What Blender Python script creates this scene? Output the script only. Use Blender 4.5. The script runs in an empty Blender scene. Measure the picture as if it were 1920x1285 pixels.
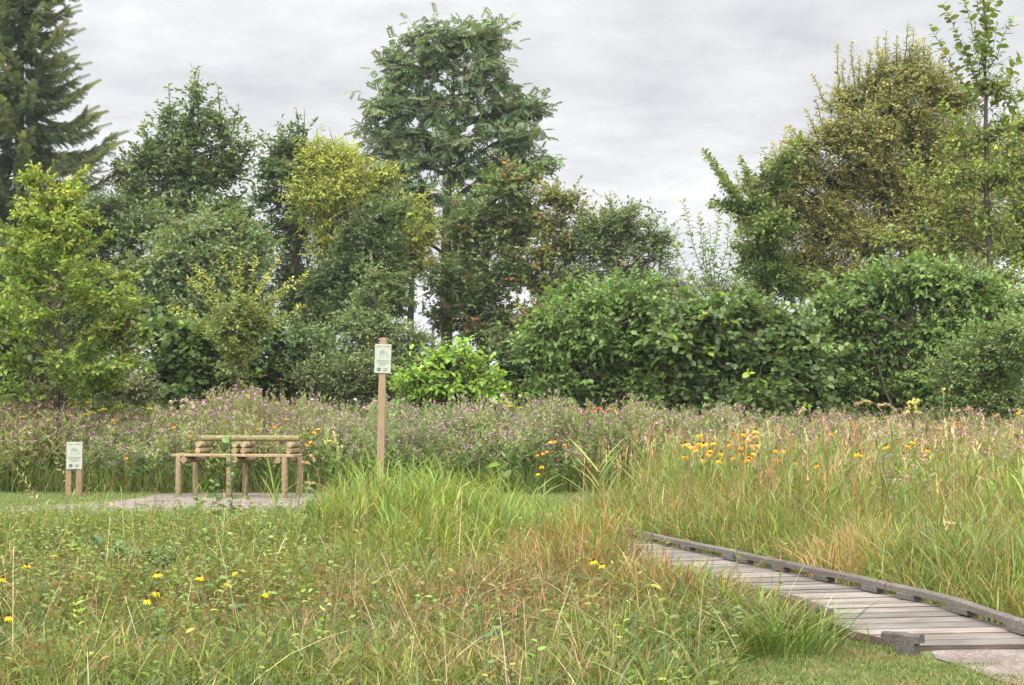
import bpy, math, random
import numpy as np
from mathutils import Vector

# ------------------------------------------------------------------ camera, sky, sun, exposure
S = bpy.context.scene
COL = S.collection
R = np.random.default_rng(7)
random.seed(7)
F, HY, EYE = 2700.0, 785.0, 1.05            # focal length (px of a 1920 frame), horizon row, eye height
PITCH = math.atan((HY - 642.5) / F)
cp, sp_ = math.cos(PITCH), math.sin(PITCH)

cam = bpy.data.cameras.new('camera'); cam_o = bpy.data.objects.new('camera', cam); COL.objects.link(cam_o)
cam.sensor_width = 36.0; cam.lens = 36.0 * F / 1920.0
cam.clip_start = 0.1; cam.clip_end = 6000
cam_o.location = (0, 0, EYE); cam_o.rotation_euler = (math.pi / 2 + PITCH, 0, 0)
S.camera = cam_o
S.render.resolution_x, S.render.resolution_y = 1024, 685
S.view_settings.view_transform = 'Standard'; S.view_settings.look = 'None'
S.view_settings.exposure = 0.4; S.view_settings.gamma = 1.0
cy = S.cycles
cy.max_bounces = 10; cy.diffuse_bounces = 7; cy.glossy_bounces = 2; cy.transmission_bounces = 7; cy.transparent_max_bounces = 4
cy.caustics_reflective = False; cy.caustics_refractive = False
cy.use_denoising = True
try:
    cy.denoiser = 'OPENIMAGEDENOISE'; cy.denoising_prefilter = 'ACCURATE'
except Exception:
    pass

SUN_EL, SUN_AZ = math.radians(52), math.radians(205)      # high, behind and a little left of the camera
HAZE = 0.0003
W = bpy.data.worlds.new('World'); S.world = W; W.use_nodes = True
nt = W.node_tree; nt.nodes.clear()
def N(t, **k):
    n = nt.nodes.new(t)
    for a, b in k.items(): setattr(n, a, b)
    return n
LK = lambda a, b: nt.links.new(a, b)
def MATH(op, a, b=None, c=None):
    n = N('ShaderNodeMath', operation=op)
    for i, v in enumerate((a, b, c)):
        if v is None: continue
        if isinstance(v, (int, float)): n.inputs[i].default_value = v
        else: LK(v, n.inputs[i])
    return n.outputs[0]
def RAMP(fac, stops):
    n = N('ShaderNodeValToRGB'); LK(fac, n.inputs[0])
    el = n.color_ramp.elements
    while len(el) < len(stops): el.new(0.5)
    for e, (p, c) in zip(el, stops): e.position = p; e.color = (*c, 1)
    return n.outputs[0]
def NOISE(vec, scale, detail=4, rough=0.5, dist=0.0):
    n = N('ShaderNodeTexNoise'); n.inputs['Scale'].default_value = scale; n.inputs['Detail'].default_value = detail
    n.inputs['Roughness'].default_value = rough; n.inputs['Distortion'].default_value = dist
    if vec is not None: LK(vec, n.inputs['Vector'])
    return n.outputs['Fac']
def MIXC(fac, a, b, mode='MIX'):
    n = N('ShaderNodeMix', data_type='RGBA', blend_type=mode)
    if isinstance(fac, (int, float)): n.inputs[0].default_value = fac
    else: LK(fac, n.inputs[0])
    for s, v in ((n.inputs[6], a), (n.inputs[7], b)):
        if isinstance(v, tuple): s.default_value = (*v, 1) if len(v) == 3 else v
        else: LK(v, s)
    return n.outputs[2]

sky = N('ShaderNodeTexSky', sky_type='NISHITA'); sky.sun_disc = False
sky.sun_elevation = SUN_EL; sky.sun_rotation = SUN_AZ
geo = N('ShaderNodeNewGeometry'); 
tc = N('ShaderNodeTexCoord')
sep = N('ShaderNodeSeparateXYZ'); LK(tc.outputs['Generated'], sep.inputs[0])
den = MATH('ADD', MATH('MAXIMUM', sep.outputs[2], 0.0), 0.14)
cx = MATH('DIVIDE', sep.outputs[0], den); cyy = MATH('DIVIDE', sep.outputs[1], den)
cmb = N('ShaderNodeCombineXYZ'); LK(cx, cmb.inputs[0]); LK(cyy, cmb.inputs[1])
big = NOISE(cmb.outputs[0], 0.85, 3, 0.5, 0.15)
fine = NOISE(cmb.outputs[0], 5.5, 9, 0.62, 0.15)
cl = MATH('ADD', MATH('MULTIPLY', big, 0.62), MATH('MULTIPLY', fine, 0.38))
cloud = RAMP(cl, [(0.37, (0.51, 0.52, 0.545)), (0.46, (0.605, 0.61, 0.625)), (0.54, (0.69, 0.69, 0.70)), (0.63, (0.79, 0.79, 0.78))])
sdir = (math.sin(SUN_AZ) * math.cos(SUN_EL), math.cos(SUN_AZ) * math.cos(SUN_EL), math.sin(SUN_EL))
dp = N('ShaderNodeVectorMath', operation='DOT_PRODUCT'); LK(tc.outputs['Generated'], dp.inputs[0]); dp.inputs[1].default_value = sdir
zen = N('ShaderNodeMapRange', interpolation_type='SMOOTHSTEP'); LK(dp.outputs['Value'], zen.inputs[0])   # veiled sun: the overcast is brightest around it
for i, v in zip((1, 2, 3, 4), (-0.34, 1.0, 1.0, 7.6)): zen.inputs[i].default_value = v
lum = N('ShaderNodeVectorMath', operation='SCALE'); LK(cloud, lum.inputs[0]); LK(zen.outputs[0], lum.inputs['Scale'])
skys = N('ShaderNodeVectorMath', operation='SCALE'); LK(sky.outputs[0], skys.inputs[0]); skys.inputs['Scale'].default_value = 0.1
final = MIXC(0.96, skys.outputs[0], lum.outputs[0])
bg = N('ShaderNodeBackground'); LK(final, bg.inputs[0]); bg.inputs[1].default_value = 1.0
out = N('ShaderNodeOutputWorld'); LK(bg.outputs[0], out.inputs[0])
W.cycles.sampling_method = 'MANUAL'; W.cycles.sample_map_resolution = 512

sun = bpy.data.lights.new('sun', 'SUN'); sun.energy = 1.5; sun.angle = math.radians(35); sun.color = (1, 0.97, 0.92)
sun_o = bpy.data.objects.new('sun', sun); COL.objects.link(sun_o)
d = Vector((math.sin(SUN_AZ) * math.cos(SUN_EL), math.cos(SUN_AZ) * math.cos(SUN_EL), math.sin(SUN_EL)))
sun_o.rotation_euler = d.to_track_quat('Z', 'Y').to_euler()
sun_o.location = (0, -20, 40)

# ------------------------------------------------------------------ layout helpers
def at(px, py, depth):
    """world point on the ray of pixel (px,py) at distance depth along Y"""
    xc, yc = (px - 960) / F, (642.5 - py) / F
    dx, dy, dz = xc, cp - yc * sp_, sp_ + yc * cp
    t = depth / dy
    return np.array((dx * t, depth, EYE + dz * t))
def gnd(px, py, z=0.0):
    xc, yc = (px - 960) / F, (642.5 - py) / F
    dx, dy, dz = xc, cp - yc * sp_, sp_ + yc * cp
    t = (z - EYE) / dz
    return np.array((dx * t, dy * t, z))
def unit(v):
    v = np.asarray(v, float)
    return v / (np.linalg.norm(v, axis=-1, keepdims=True) + 1e-9)
def rnd(n): return R.normal(size=(n, 3))
def vnoise(x, y, seed=0):
    """smooth 2-D value noise 0..1"""
    xi, yi = np.floor(x).astype(int), np.floor(y).astype(int); fx, fy = x - xi, y - yi
    fx, fy = fx * fx * (3 - 2 * fx), fy * fy * (3 - 2 * fy)
    def h(a, b):
        v = np.sin(a * 127.1 + b * 311.7 + seed * 74.7) * 43758.5453
        return v - np.floor(v)
    return (h(xi, yi) * (1 - fx) + h(xi + 1, yi) * fx) * (1 - fy) + (h(xi, yi + 1) * (1 - fx) + h(xi + 1, yi + 1) * fx) * fy

# ------------------------------------------------------------------ materials
def mat(name):
    m = bpy.data.materials.new(name); m.use_nodes = True
    global nt
    nt = m.node_tree; nt.nodes.clear()
    return m
def finish(base, rough=0.6, spec=0.3, bump=None, bstr=0.3, bdist=0.01):
    p = N('ShaderNodeBsdfPrincipled')
    if isinstance(base, tuple): p.inputs['Base Color'].default_value = (*base, 1)
    else: LK(base, p.inputs['Base Color'])
    p.inputs['Roughness'].default_value = rough; p.inputs['Specular IOR Level'].default_value = spec
    if bump is not None:
        b = N('ShaderNodeBump'); b.inputs['Strength'].default_value = bstr; b.inputs['Distance'].default_value = bdist
        LK(bump, b.inputs['Height']); LK(b.outputs[0], p.inputs['Normal'])
    o = N('ShaderNodeOutputMaterial'); LK(p.outputs[0], o.inputs[0])
    return p, o
def leaf_material(name, trans=0.3, rough=0.45, spec=0.3):
    m = mat(name)
    a = N('ShaderNodeAttribute', attribute_name='col')
    n = NOISE(N('ShaderNodeTexCoord').outputs['Object'], 23.0, 2)
    v = N('ShaderNodeMapRange'); LK(n, v.inputs[0])
    for i, x in zip((1, 2, 3, 4), (0.3, 0.7, 0.82, 1.18)): v.inputs[i].default_value = x
    c = N('ShaderNodeVectorMath', operation='SCALE'); LK(a.outputs['Color'], c.inputs[0]); LK(v.outputs[0], c.inputs['Scale'])
    p, o = finish(c.outputs[0], rough, spec)
    t = N('ShaderNodeBsdfTranslucent')
    tc_ = MIXC(1.0, c.outputs[0], (1.35, 1.35, 0.75), 'MULTIPLY'); LK(tc_, t.inputs[0])
    mx = N('ShaderNodeMixShader'); mx.inputs[0].default_value = trans
    LK(p.outputs[0], mx.inputs[1]); LK(t.outputs[0], mx.inputs[2]); LK(mx.outputs[0], o.inputs[0])
    return m
M_LEAF = leaf_material('leaf', 0.36, 0.5, 0.25)
M_BLADE = leaf_material('grass_blade', 0.35, 0.55, 0.2)
M_PETAL = leaf_material('petal', 0.25, 0.7, 0.1)

def noise_mat(name, stops, scale, stretch=(1, 1, 1), rough=0.85, bump=0.4, bdist=0.01, detail=6, tint=False, dist=0.0):
    m = mat(name)
    t = N('ShaderNodeTexCoord'); mp = N('ShaderNodeMapping'); mp.inputs['Scale'].default_value = stretch
    LK(t.outputs['Object'], mp.inputs['Vector'])
    n = NOISE(mp.outputs[0], scale, detail, 0.6, dist)
    c = RAMP(n, stops)
    if tint:
        a = N('ShaderNodeAttribute', attribute_name='col'); c = MIXC(1.0, c, a.outputs['Color'], 'MULTIPLY')
    finish(c, rough, 0.25, n, bump, bdist)
    return m
M_BARK = noise_mat('bark', [(0.3, (0.020, 0.020, 0.013)), (0.7, (0.056, 0.052, 0.034))], 9, (3, 3, 0.6), bump=0.8, bdist=0.03)
M_TWIG = noise_mat('young_bark', [(0.3, (0.04, 0.034, 0.02)), (0.7, (0.085, 0.068, 0.042))], 12, (3, 3, 0.8))
M_LOG = noise_mat('bench_log', [(0.25, (0.085, 0.064, 0.038)), (0.5, (0.188, 0.144, 0.088)), (0.75, (0.285, 0.236, 0.160))], 7, (4, 4, 4), bump=0.3, tint=True)
M_POST = noise_mat('sign_post_wood', [(0.3, (0.140, 0.096, 0.052)), (0.7, (0.225, 0.160, 0.094))], 6, (9, 9, 0.7), bump=0.3, tint=True)

# ------------------------------------------------------------------ mesh helpers
class Geo:
    """collects triangles with a colour per vertex"""
    def __init__(s): s.v, s.f, s.c, s.n = [], [], [], 0
    def add(s, v, f, c):
        v = np.asarray(v, np.float32).reshape(-1, 3); f = np.asarray(f, np.int64).reshape(-1, 3)
        c = np.broadcast_to(np.asarray(c, np.float32), v.shape)
        s.v.append(v); s.f.append(f + s.n); s.c.append(c); s.n += len(v)
    def arrays(s):
        return np.concatenate(s.v), np.concatenate(s.f), np.concatenate(s.c)
def link(name, me, material, parent=None):
    o = bpy.data.objects.new(name, me); COL.objects.link(o)
    if material: me.materials.append(material)
    if parent: o.parent = parent
    return o
def build(g, name, material, parent=None, origin=None, smooth=False):
    v, f, c = g.arrays()
    if origin is not None: v = v - np.asarray(origin, np.float32)
    me = bpy.data.meshes.new(name)
    me.vertices.add(len(v)); me.vertices.foreach_set('co', np.ascontiguousarray(v, np.float32).ravel())
    me.loops.add(len(f) * 3); me.loops.foreach_set('vertex_index', f.ravel().astype(np.int32))
    me.polygons.add(len(f)); me.polygons.foreach_set('loop_start', np.arange(0, len(f) * 3, 3, dtype=np.int32))
    soft = smooth or (material is not None and material.name in ('leaf', 'grass_blade', 'petal'))
    me.polygons.foreach_set('use_smooth', np.full(len(f), soft))
    a = me.attributes.new('col', 'FLOAT_COLOR', 'POINT')
    a.data.foreach_set('color', np.concatenate([c, np.ones((len(c), 1), np.float32)], 1).ravel())
    me.update(calc_edges=True)
    return link(name, me, material, parent)
def empty(name, loc, label, cat, group=None, rz=0.0):
    o = bpy.data.objects.new(name, None); COL.objects.link(o)
    o.location = tuple(float(x) for x in loc); o.rotation_euler = (0, 0, rz)
    return tag(o, label, cat, group)
def tag(o, label=None, cat=None, group=None, kind=None):
    if label: o['label'] = label
    if cat: o['category'] = cat
    if group: o['group'] = group
    if kind: o['kind'] = kind
    return o

# leaf templates: x along the leaf, y across, z up
T_DIAMOND = (np.array([(0, 0, 0), (.45, .26, .06), (1, 0, -.08), (.45, -.26, .06)]), np.array([(0, 2, 1), (0, 3, 2)]))
T_NARROW = (np.array([(0, 0, 0), (.4, .10, .02), (1, 0, -.08), (.4, -.10, .02)]), np.array([(0, 2, 1), (0, 3, 2)]))
T_OVAL = (np.array([(0, 0, 0), (.28, .25, .07), (.28, -.25, .07), (.5, 0, 0), (.68, .22, .02), (.68, -.22, .02), (1, 0, -.16)]),
          np.array([(0, 3, 1), (0, 2, 3), (1, 3, 4), (3, 2, 5), (4, 3, 6), (3, 5, 6)]))
T_ROUND = (np.array([(0, 0, 0), (.2, .33, .06), (.2, -.33, .06), (.5, 0, -.02), (.65, .36, .03), (.65, -.36, .03), (1, 0, -.12)]), T_OVAL[1])
def pinnate(n=4, ll=.42, w=.10):
    V, Fc = [], []
    def leaflet(p, d, k):
        d = np.array(d) / np.linalg.norm(d); s = np.array((-d[1], d[0], 0)); b = len(V)
        V.extend([p, p + d * ll * .45 + s * w + (0, 0, .03), p + d * ll + (0, 0, -.10), p + d * ll * .45 - s * w + (0, 0, .03)])
        Fc.extend([(b, b + 2, b + 1), (b, b + 3, b + 2)])
    for i in range(n):
        x = .22 + .60 * i / (n - 1); z = -.22 * x * x
        for sd in (1, -1): leaflet(np.array((x, 0, z)), (.55, .85 * sd, -.15), i)
    leaflet(np.array((.8, 0, -.16)), (1, 0, -.3), n)
    return np.array(V), np.array(Fc)
T_ASH = pinnate()
def needles():
    V, Fc = [], []
    for i in range(9):
        x = i / 9.0
        for a in (0.3, 2.84, -1.57, -.7):
            b = len(V); L = .26 * (1 - .4 * x)
            y, z = math.cos(a) * L, math.sin(a) * L
            V.extend([(x, 0, 0), (x + .09, 0, 0.02), (x + .16, y, z)]); Fc.append((b, b + 1, b + 2))
    return np.array(V, float), np.array(Fc)
T_SPRUCE = needles()

def scatter(g, T, P, D, U, size, col, wid=1.0):
    """copies of leaf template T at P, long axis D, face normal near U"""
    V, Fc = T; n = len(P)
    X = unit(D); Z = U - (U * X).sum(1, keepdims=True) * X; Z = unit(Z); Y = np.cross(Z, X)
    size = np.broadcast_to(np.asarray(size, float), (n,)).reshape(n, 1, 1); wid = np.broadcast_to(np.asarray(wid, float), (n,)).reshape(n, 1, 1)
    v = P[:, None, :] + size * (V[None, :, 0:1] * X[:, None, :] + wid * V[None, :, 1:2] * Y[:, None, :] + V[None, :, 2:3] * Z[:, None, :])
    f = Fc[None] + (np.arange(n) * len(V))[:, None, None]
    c = np.repeat(np.asarray(col)[:, None, :], len(V), 1)
    g.add(v.reshape(-1, 3), f.reshape(-1, 3), c.reshape(-1, 3))
def sticks(g, P0, P1, r0, r1, col=(1, 1, 1), k=3):
    """tapered prisms, many at once"""
    P0, P1 = np.asarray(P0, float), np.asarray(P1, float); n = len(P0)
    if n == 0: return
    D = unit(P1 - P0); A = np.where(np.abs(D[:, 2:3]) > .9, np.array([[1., 0, 0]]), np.array([[0, 0, 1.]]))
    X = unit(np.cross(D, A)); Y = np.cross(D, X)
    a = np.arange(k) * 2 * np.pi / k
    ring = np.cos(a)[None, :, None] * X[:, None, :] + np.sin(a)[None, :, None] * Y[:, None, :]
    r0 = np.broadcast_to(np.asarray(r0, float), (n,)).reshape(n, 1, 1); r1 = np.broadcast_to(np.asarray(r1, float), (n,)).reshape(n, 1, 1)
    v = np.concatenate([P0[:, None, :] + r0 * ring, P1[:, None, :] + r1 * ring], 1)
    f = []
    for i in range(k):
        j = (i + 1) % k
        f += [(i, j, k + j), (i, k + j, k + i)]
    f = np.array(f)[None] + (np.arange(n) * 2 * k)[:, None, None]
    c = np.broadcast_to(np.asarray(col, float), (n, 3)) if np.ndim(col) > 1 else np.broadcast_to(np.asarray(col, float), (n, 3))
    g.add(v.reshape(-1, 3), f.reshape(-1, 3), np.repeat(c[:, None, :], 2 * k, 1).reshape(-1, 3))
def tube(g, pts, rad, k=7, col=(1, 1, 1), caps=True):
    """one continuous tapered tube through pts"""
    pts = np.asarray(pts, float); n = len(pts); rad = np.broadcast_to(np.asarray(rad, float), (n,))
    D = unit(np.gradient(pts, axis=0)); A = np.array((0, 0, 1.)) if abs(D[:, 2]).mean() < .8 else np.array((1., 0, 0))
    X = unit(np.cross(D, A)); Y = np.cross(D, X)
    a = np.arange(k) * 2 * np.pi / k
    v = pts[:, None, :] + rad[:, None, None] * (np.cos(a)[None, :, None] * X[:, None, :] + np.sin(a)[None, :, None] * Y[:, None, :])
    v = v.reshape(-1, 3); f = []
    for i in range(n - 1):
        for j in range(k):
            b, c_ = i * k + j, i * k + (j + 1) % k
            f += [(b, c_, c_ + k), (b, c_ + k, b + k)]
    if caps:
        v = np.concatenate([v, pts[:1], pts[-1:]]); m = n * k
        for j in range(k):
            f += [(m, (j + 1) % k, j), (m + 1, (n - 1) * k + j, (n - 1) * k + (j + 1) % k)]
    g.add(v, f, col)
def bend(p0, p1, sag=0.0, n=5, wob=0.0):
    t = np.linspace(0, 1, n)[:, None]; p = p0 + (p1 - p0) * t
    p[:, 2] += (np.sin(t[:, 0] * np.pi) * sag)
    if wob: p[1:-1] += R.normal(size=(n - 2, 3)) * wob
    return p
def box(g, c, s, col=(1, 1, 1), M=None, ch=0.0):
    """box with softened edges: centre c, size s, optional 3x3 axes M (rows)"""
    hx, hy, hz = np.asarray(s) / 2.0; b = min(ch, hx * .9, hy * .9, hz * .9)
    if b > 0:
        pts = []
        for sx in (-1, 1):
            for sy in (-1, 1):
                for sz in (-1, 1):
                    pts += [(sx * (hx - b), sy * (hy - b), sz * hz), (sx * (hx - b), sy * hy, sz * (hz - b)), (sx * hx, sy * (hy - b), sz * (hz - b))]
        import bmesh
        bm = bmesh.new()
        for p in pts: bm.verts.new(p)
        bmesh.ops.convex_hull(bm, input=bm.verts); bmesh.ops.triangulate(bm, faces=bm.faces)
        bm.verts.ensure_lookup_table(); bm.verts.index_update()
        v = np.array([q.co[:] for q in bm.verts]); f = np.array([[q.index for q in fc.verts] for fc in bm.faces]); bm.free()
    else:
        v = np.array([(x, y, z) for x in (-hx, hx) for y in (-hy, hy) for z in (-hz, hz)])
        f = np.array([(0, 1, 3), (0, 3, 2), (4, 6, 7), (4, 7, 5), (0, 4, 5), (0, 5, 1), (2, 3, 7), (2, 7, 6), (0, 2, 6), (0, 6, 4), (1, 5, 7), (1, 7, 3)])
    if M is not None: v = v @ np.asarray(M)
    g.add(v + np.asarray(c), f, col)

def palette(pal, u, jit=0.16, hue=0.08):
    """colours along a palette at u (0..1) with a little scatter per leaf"""
    pal = np.asarray(pal, float); n = len(u); x = np.clip(u, 0, .9999) * (len(pal) - 1)
    i = x.astype(int); t = (x - i)[:, None]
    c = pal[i] * (1 - t) + pal[np.minimum(i + 1, len(pal) - 1)] * t
    return np.clip(c * np.array((1.60, 1.5, 1.30)) * np.exp(R.normal(size=(n, 1)) * jit) * np.exp(R.normal(size=(n, 3)) * hue), 0.004, 0.9)

# ------------------------------------------------------------------ growing plants
DEN = 2.4
UP = np.array((0, 0, 1.0))
def spray(g, gt, tips, dirs, L, m, T, size, pal, u, droop=0.0, twig=0.006, spread=.85, lift=.75, accent=None, wid=1.0):
    """a leafy twig ending at every tip: m leaves set left and right along it"""
    n = len(tips); dirs = unit(dirs)
    L = L * R.uniform(.6, 1.3, n)
    base = tips - dirs * L[:, None]
    if gt is not None: sticks(gt, base, tips, twig, twig * .4)
    side = unit(np.cross(dirs, UP + rnd(n) * .25))
    t = (np.arange(m) + .7) / m
    P = base[:, None, :] + dirs[:, None, :] * (L[:, None] * t[None])[..., None]
    sg = np.where(np.arange(m) % 2 == 0, 1.0, -1.0)
    D = dirs[:, None, :] * .55 + side[:, None, :] * (sg[None, :, None] * spread) + R.normal(size=(n, m, 3)) * .33
    D[..., 2] -= droop
    D[:, -1] = dirs + R.normal(size=(n, 3)) * .3
    U = UP * lift + R.normal(size=(n, m, 3)) * .42 + dirs[:, None, :] * .2
    P, D, U = P.reshape(-1, 3), D.reshape(-1, 3), U.reshape(-1, 3)
    c = palette(pal, np.repeat(u, m) + R.normal(size=n * m) * .10)
    if accent is not None:
        hit = np.repeat(R.uniform(size=n) < accent[0], m) & (R.uniform(size=n * m) < .7)
        c[hit] = palette([accent[1], accent[2]], R.uniform(size=hit.sum()))
    scatter(g, T, P, D, U, size * R.uniform(.65, 1.2, n * m), c, wid)

def leafy_shoot(g, gt, p0, p1, step, T, size, pal, r=0.012, sag=0.0, wob=0.0, droop=.1, ulo=.2, uhi=.9, start=.1, flat=False, up=.5, tilt=.4):
    """one long shoot with single leaves along it"""
    L = np.linalg.norm(p1 - p0); m = max(4, int(L * (1 - start) / step))
    path = bend(p0, p1, sag, 6, wob)
    tube(gt, path, np.linspace(r, r * .3, 6), 5, caps=False)
    t = np.linspace(start, 1, m) * 5; i = np.minimum(t.astype(int), 4); fr = (t - i)[:, None]
    P = path[i] * (1 - fr) + path[i + 1] * fr; D0 = unit(path[i + 1] - path[i])
    a = np.arange(m) * (math.pi if flat else 2.4) + R.uniform(0, 6)
    A = np.where(np.abs(D0[:, 2:3]) > .8, np.array([[1., 0, 0]]), UP[None])
    X = unit(np.cross(D0, A)); Y = np.cross(D0, X)
    D = D0 * up + X * np.cos(a)[:, None] + Y * (np.sin(a) * (.3 if flat else 1))[:, None] + rnd(m) * .25
    D[:, 2] -= droop
    U = UP + rnd(m) * tilt
    scatter(g, T, P, D, U, size * R.uniform(.6, 1.2, m), palette(pal, ulo + (uhi - ulo) * t / 5 + R.normal(size=m) * .1))

def lobes_crown(g, gt, lobes, d, dens, tips, leaves, T, size, pal, clump, L, droop=.1, thick=.75, up=.35, limb_from=None, limb_r=.05,
                accent=None, shell=.45, twig=0.006, wid=1.0, flat=1.0, lift=.75):
    """crown from overlapping lobes -> leaf clumps -> leafy twigs -> leaves"""
    for lb in lobes:
        px, py, rx, ry = lb[:4]; dd = lb[4] if len(lb) > 4 else R.uniform(-.5, .5); dm = lb[5] if len(lb) > 5 else 1.0
        c = at(px, py, d + dd); k = (d + dd) / F
        ax = np.array((rx * k, max(rx, ry) * k * thick, ry * k))
        nc = max(3, int(DEN * dens * dm * (ax[0] * ax[2] * math.pi) / (clump * clump)))
        q = unit(rnd(nc)) * (R.uniform(size=(nc, 1)) ** shell)
        ph = R.uniform(0, 6, 3)
        wob = 1 + .20 * np.sin(q[:, :1] * 5 + ph[0]) + .18 * np.sin(q[:, 2:] * 6 + ph[1])
        cc = c + q * ax * wob
        cc[:, 2] = np.maximum(cc[:, 2], .15)
        uc = np.clip(R.normal(.45, .2, nc) + .12 * q[:, 2], 0, 1)
        if gt is not None and limb_from is not None:
            src = limb_from[int(np.argmin([abs(s[2] - (c[2] - .35 * np.linalg.norm(s[:2] - c[:2]))) + (0 if s[2] < c[2] + .3 else 2) for s in limb_from]))]
            mid = bend(np.array(src), c, .10 * np.linalg.norm(c - src), 6, .05)
            tube(gt, mid, np.linspace(limb_r, limb_r * .4, 6), 5, caps=False)
            sel = np.arange(nc)[::max(1, nc // 14)]
            for j in sel:
                s = mid[2 + (j % 4)]
                tube(gt, bend(s, cc[j], .08 * np.linalg.norm(cc[j] - s), 4, .03), np.linspace(limb_r * .4, .008, 4), 4, caps=False)
        ne = max(3, int(nc * .9)); qe = unit(rnd(ne)); qe[:, 2] = np.abs(qe[:, 2]) * .8 + qe[:, 2] * .2         # stray twigs past the outline
        Pe = c + qe * ax * R.uniform(1.0, 1.38, (ne, 1)); 
        spray(g, gt, Pe, qe * .7 + UP * (up + .2) + rnd(ne) * .3, L * 1.5, leaves, T, size * .92, pal, np.clip(R.normal(.6, .2, ne), 0, 1), droop, twig, wid=wid, lift=lift)
        nt_ = nc * tips
        off = rnd(nt_) * np.array((1, 1, .75 * flat)) * clump * .5
        P = np.repeat(cc, tips, 0) + off
        outw = unit((P - c) / ax)
        D = outw * .6 + unit(off) * .5 + UP * up + rnd(nt_) * .35
        D[:, 2] -= droop
        P[:, 2] = np.maximum(P[:, 2], .05)
        spray(g, gt, P, D, L, leaves, T, size, pal, np.clip(np.repeat(uc, tips) + R.normal(size=nt_) * .08, 0, 1), droop, twig, accent=accent, wid=wid, lift=lift)

def plant(name, label, cat, base, d, trunk, lobes, dens=1.6, tips=9, leaves=7, T=T_OVAL, size=.12, pal=None, clump=.5, L=.3, group=None, bark=None,
          shoots=(), shoot=None, stems=1, **kw):
    """a tree or shrub: Empty at its foot > trunk, crown"""
    b = at(base, HY, d); b[2] = 0.0
    e = empty(name, b, label, cat, group)
    g, gt = Geo(), Geo()
    tp = [b] + [at(x, y, d) for x, y, r in trunk]; tr = [trunk[0][2] * 1.25] + [r for _, _, r in trunk]
    pts, rr = [tp[0]], [tr[0]]
    for i in range(len(tp) - 1):
        for q in (.33, .66, 1):
            pts.append(tp[i] * (1 - q) + tp[i + 1] * q + (R.normal(size=3) * .03 if q < 1 else 0)); rr.append(tr[i] * (1 - q) + tr[i + 1] * q)
    tube(gt, pts, rr, 8, caps=False)
    if stems > 1:
        for i in range(stems):
            l = lobes[i % len(lobes)]
            tube(gt, bend(b + (R.normal() * .15, R.normal() * .15, 0), at(l[0], l[1], d) + R.normal(size=3) * .2, .1, 6, .05), np.linspace(.03, .012, 6), 5, caps=False)
    lobes_crown(g, gt, lobes, d, dens, tips, leaves, T, size, pal, clump, L, limb_from=pts[2:], **kw)
    if shoots:
        sk = dict(step=.05, T=T, size=size, pal=pal, r=.015); sk.update(shoot or {})
        for x0, y0, x1, y1 in shoots:
            dz = R.uniform(-.6, .6)
            leafy_shoot(g, gt, at(x0, y0, d + dz * .4), at(x1, y1, d + dz), wob=.03, **sk)
    build(gt, 'trunk', bark or M_BARK, e, b, True); build(g, 'crown', M_LEAF, e, b)
    return e

# ------------------------------------------------------------------ the setting: ground, path, lawn, boardwalk, far buildings
def sheet(name, pts, z, material, kind='structure'):
    """flat polygon (fan triangulated from a grid-free outline)"""
    import bmesh
    bm = bmesh.new(); vs = [bm.verts.new((float(x), float(y), z)) for x, y in pts]
    f = bm.faces.new(vs); bmesh.ops.triangulate(bm, faces=[f])
    bmesh.ops.recalc_face_normals(bm, faces=bm.faces)
    if bm.faces[:][0].normal.z < 0: bmesh.ops.reverse_faces(bm, faces=bm.faces)
    me = bpy.data.meshes.new(name); bm.to_mesh(me); bm.free()
    o = link(name, me, material); o['kind'] = kind
    return o
def smooth_outline(pts, n=8, amp=.05):
    """rounds a closed outline and roughens it"""
    p = np.asarray(pts, float); m = len(p); o = []
    for i in range(m):
        a, b, c, e = p[i - 1], p[i], p[(i + 1) % m], p[(i + 2) % m]
        for t in np.linspace(0, 1, n, endpoint=False):
            q = .5 * ((2 * b) + (-a + c) * t + (2 * a - 5 * b + 4 * c - e) * t * t + (-a + 3 * b - 3 * c + e) * t ** 3)
            o.append(q + R.normal(size=2) * amp)
    return o
M_SOIL = noise_mat('meadow_soil', [(0.3, (0.045, 0.05, 0.02)), (0.5, (0.085, 0.085, 0.035)), (0.7, (0.13, 0.11, 0.05))], 5, bump=0.8, bdist=.04, detail=9)
M_LAWN = noise_mat('mown_turf', [(0.3, (0.05, 0.075, 0.022)), (0.5, (0.085, 0.11, 0.032)), (0.7, (0.14, 0.13, 0.055))], 7, bump=0.9, bdist=.03, detail=10)
m = mat('gravel'); M_GRAVEL = m
t_ = N('ShaderNodeTexCoord').outputs['Object']
n1 = NOISE(t_, 55, 6, .7); n2 = NOISE(t_, 2.6, 7, .65)
vo = N('ShaderNodeTexVoronoi'); vo.inputs['Scale'].default_value = 70; LK(t_, vo.inputs['Vector'])
c1 = RAMP(n1, [(0.32, (0.085, 0.066, 0.058)), (0.47, (0.155, 0.124, 0.110)), (0.6, (0.205, 0.170, 0.152)), (0.70, (0.42, 0.38, 0.34))])
c2 = RAMP(n2, [(0.35, (0.68, 0.66, 0.62)), (0.5, (.95, .95, .95)), (0.66, (1.25, 1.25, 1.25))])
c3 = RAMP(vo.outputs['Distance'], [(0.0, (1.15, 1.15, 1.15)), (0.6, (0.82, 0.8, 0.78))])
finish(MIXC(1.0, MIXC(1.0, c1, c2, 'MULTIPLY'), c3, 'MULTIPLY'), .9, .2, vo.outputs['Distance'], .7, .008)

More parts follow.
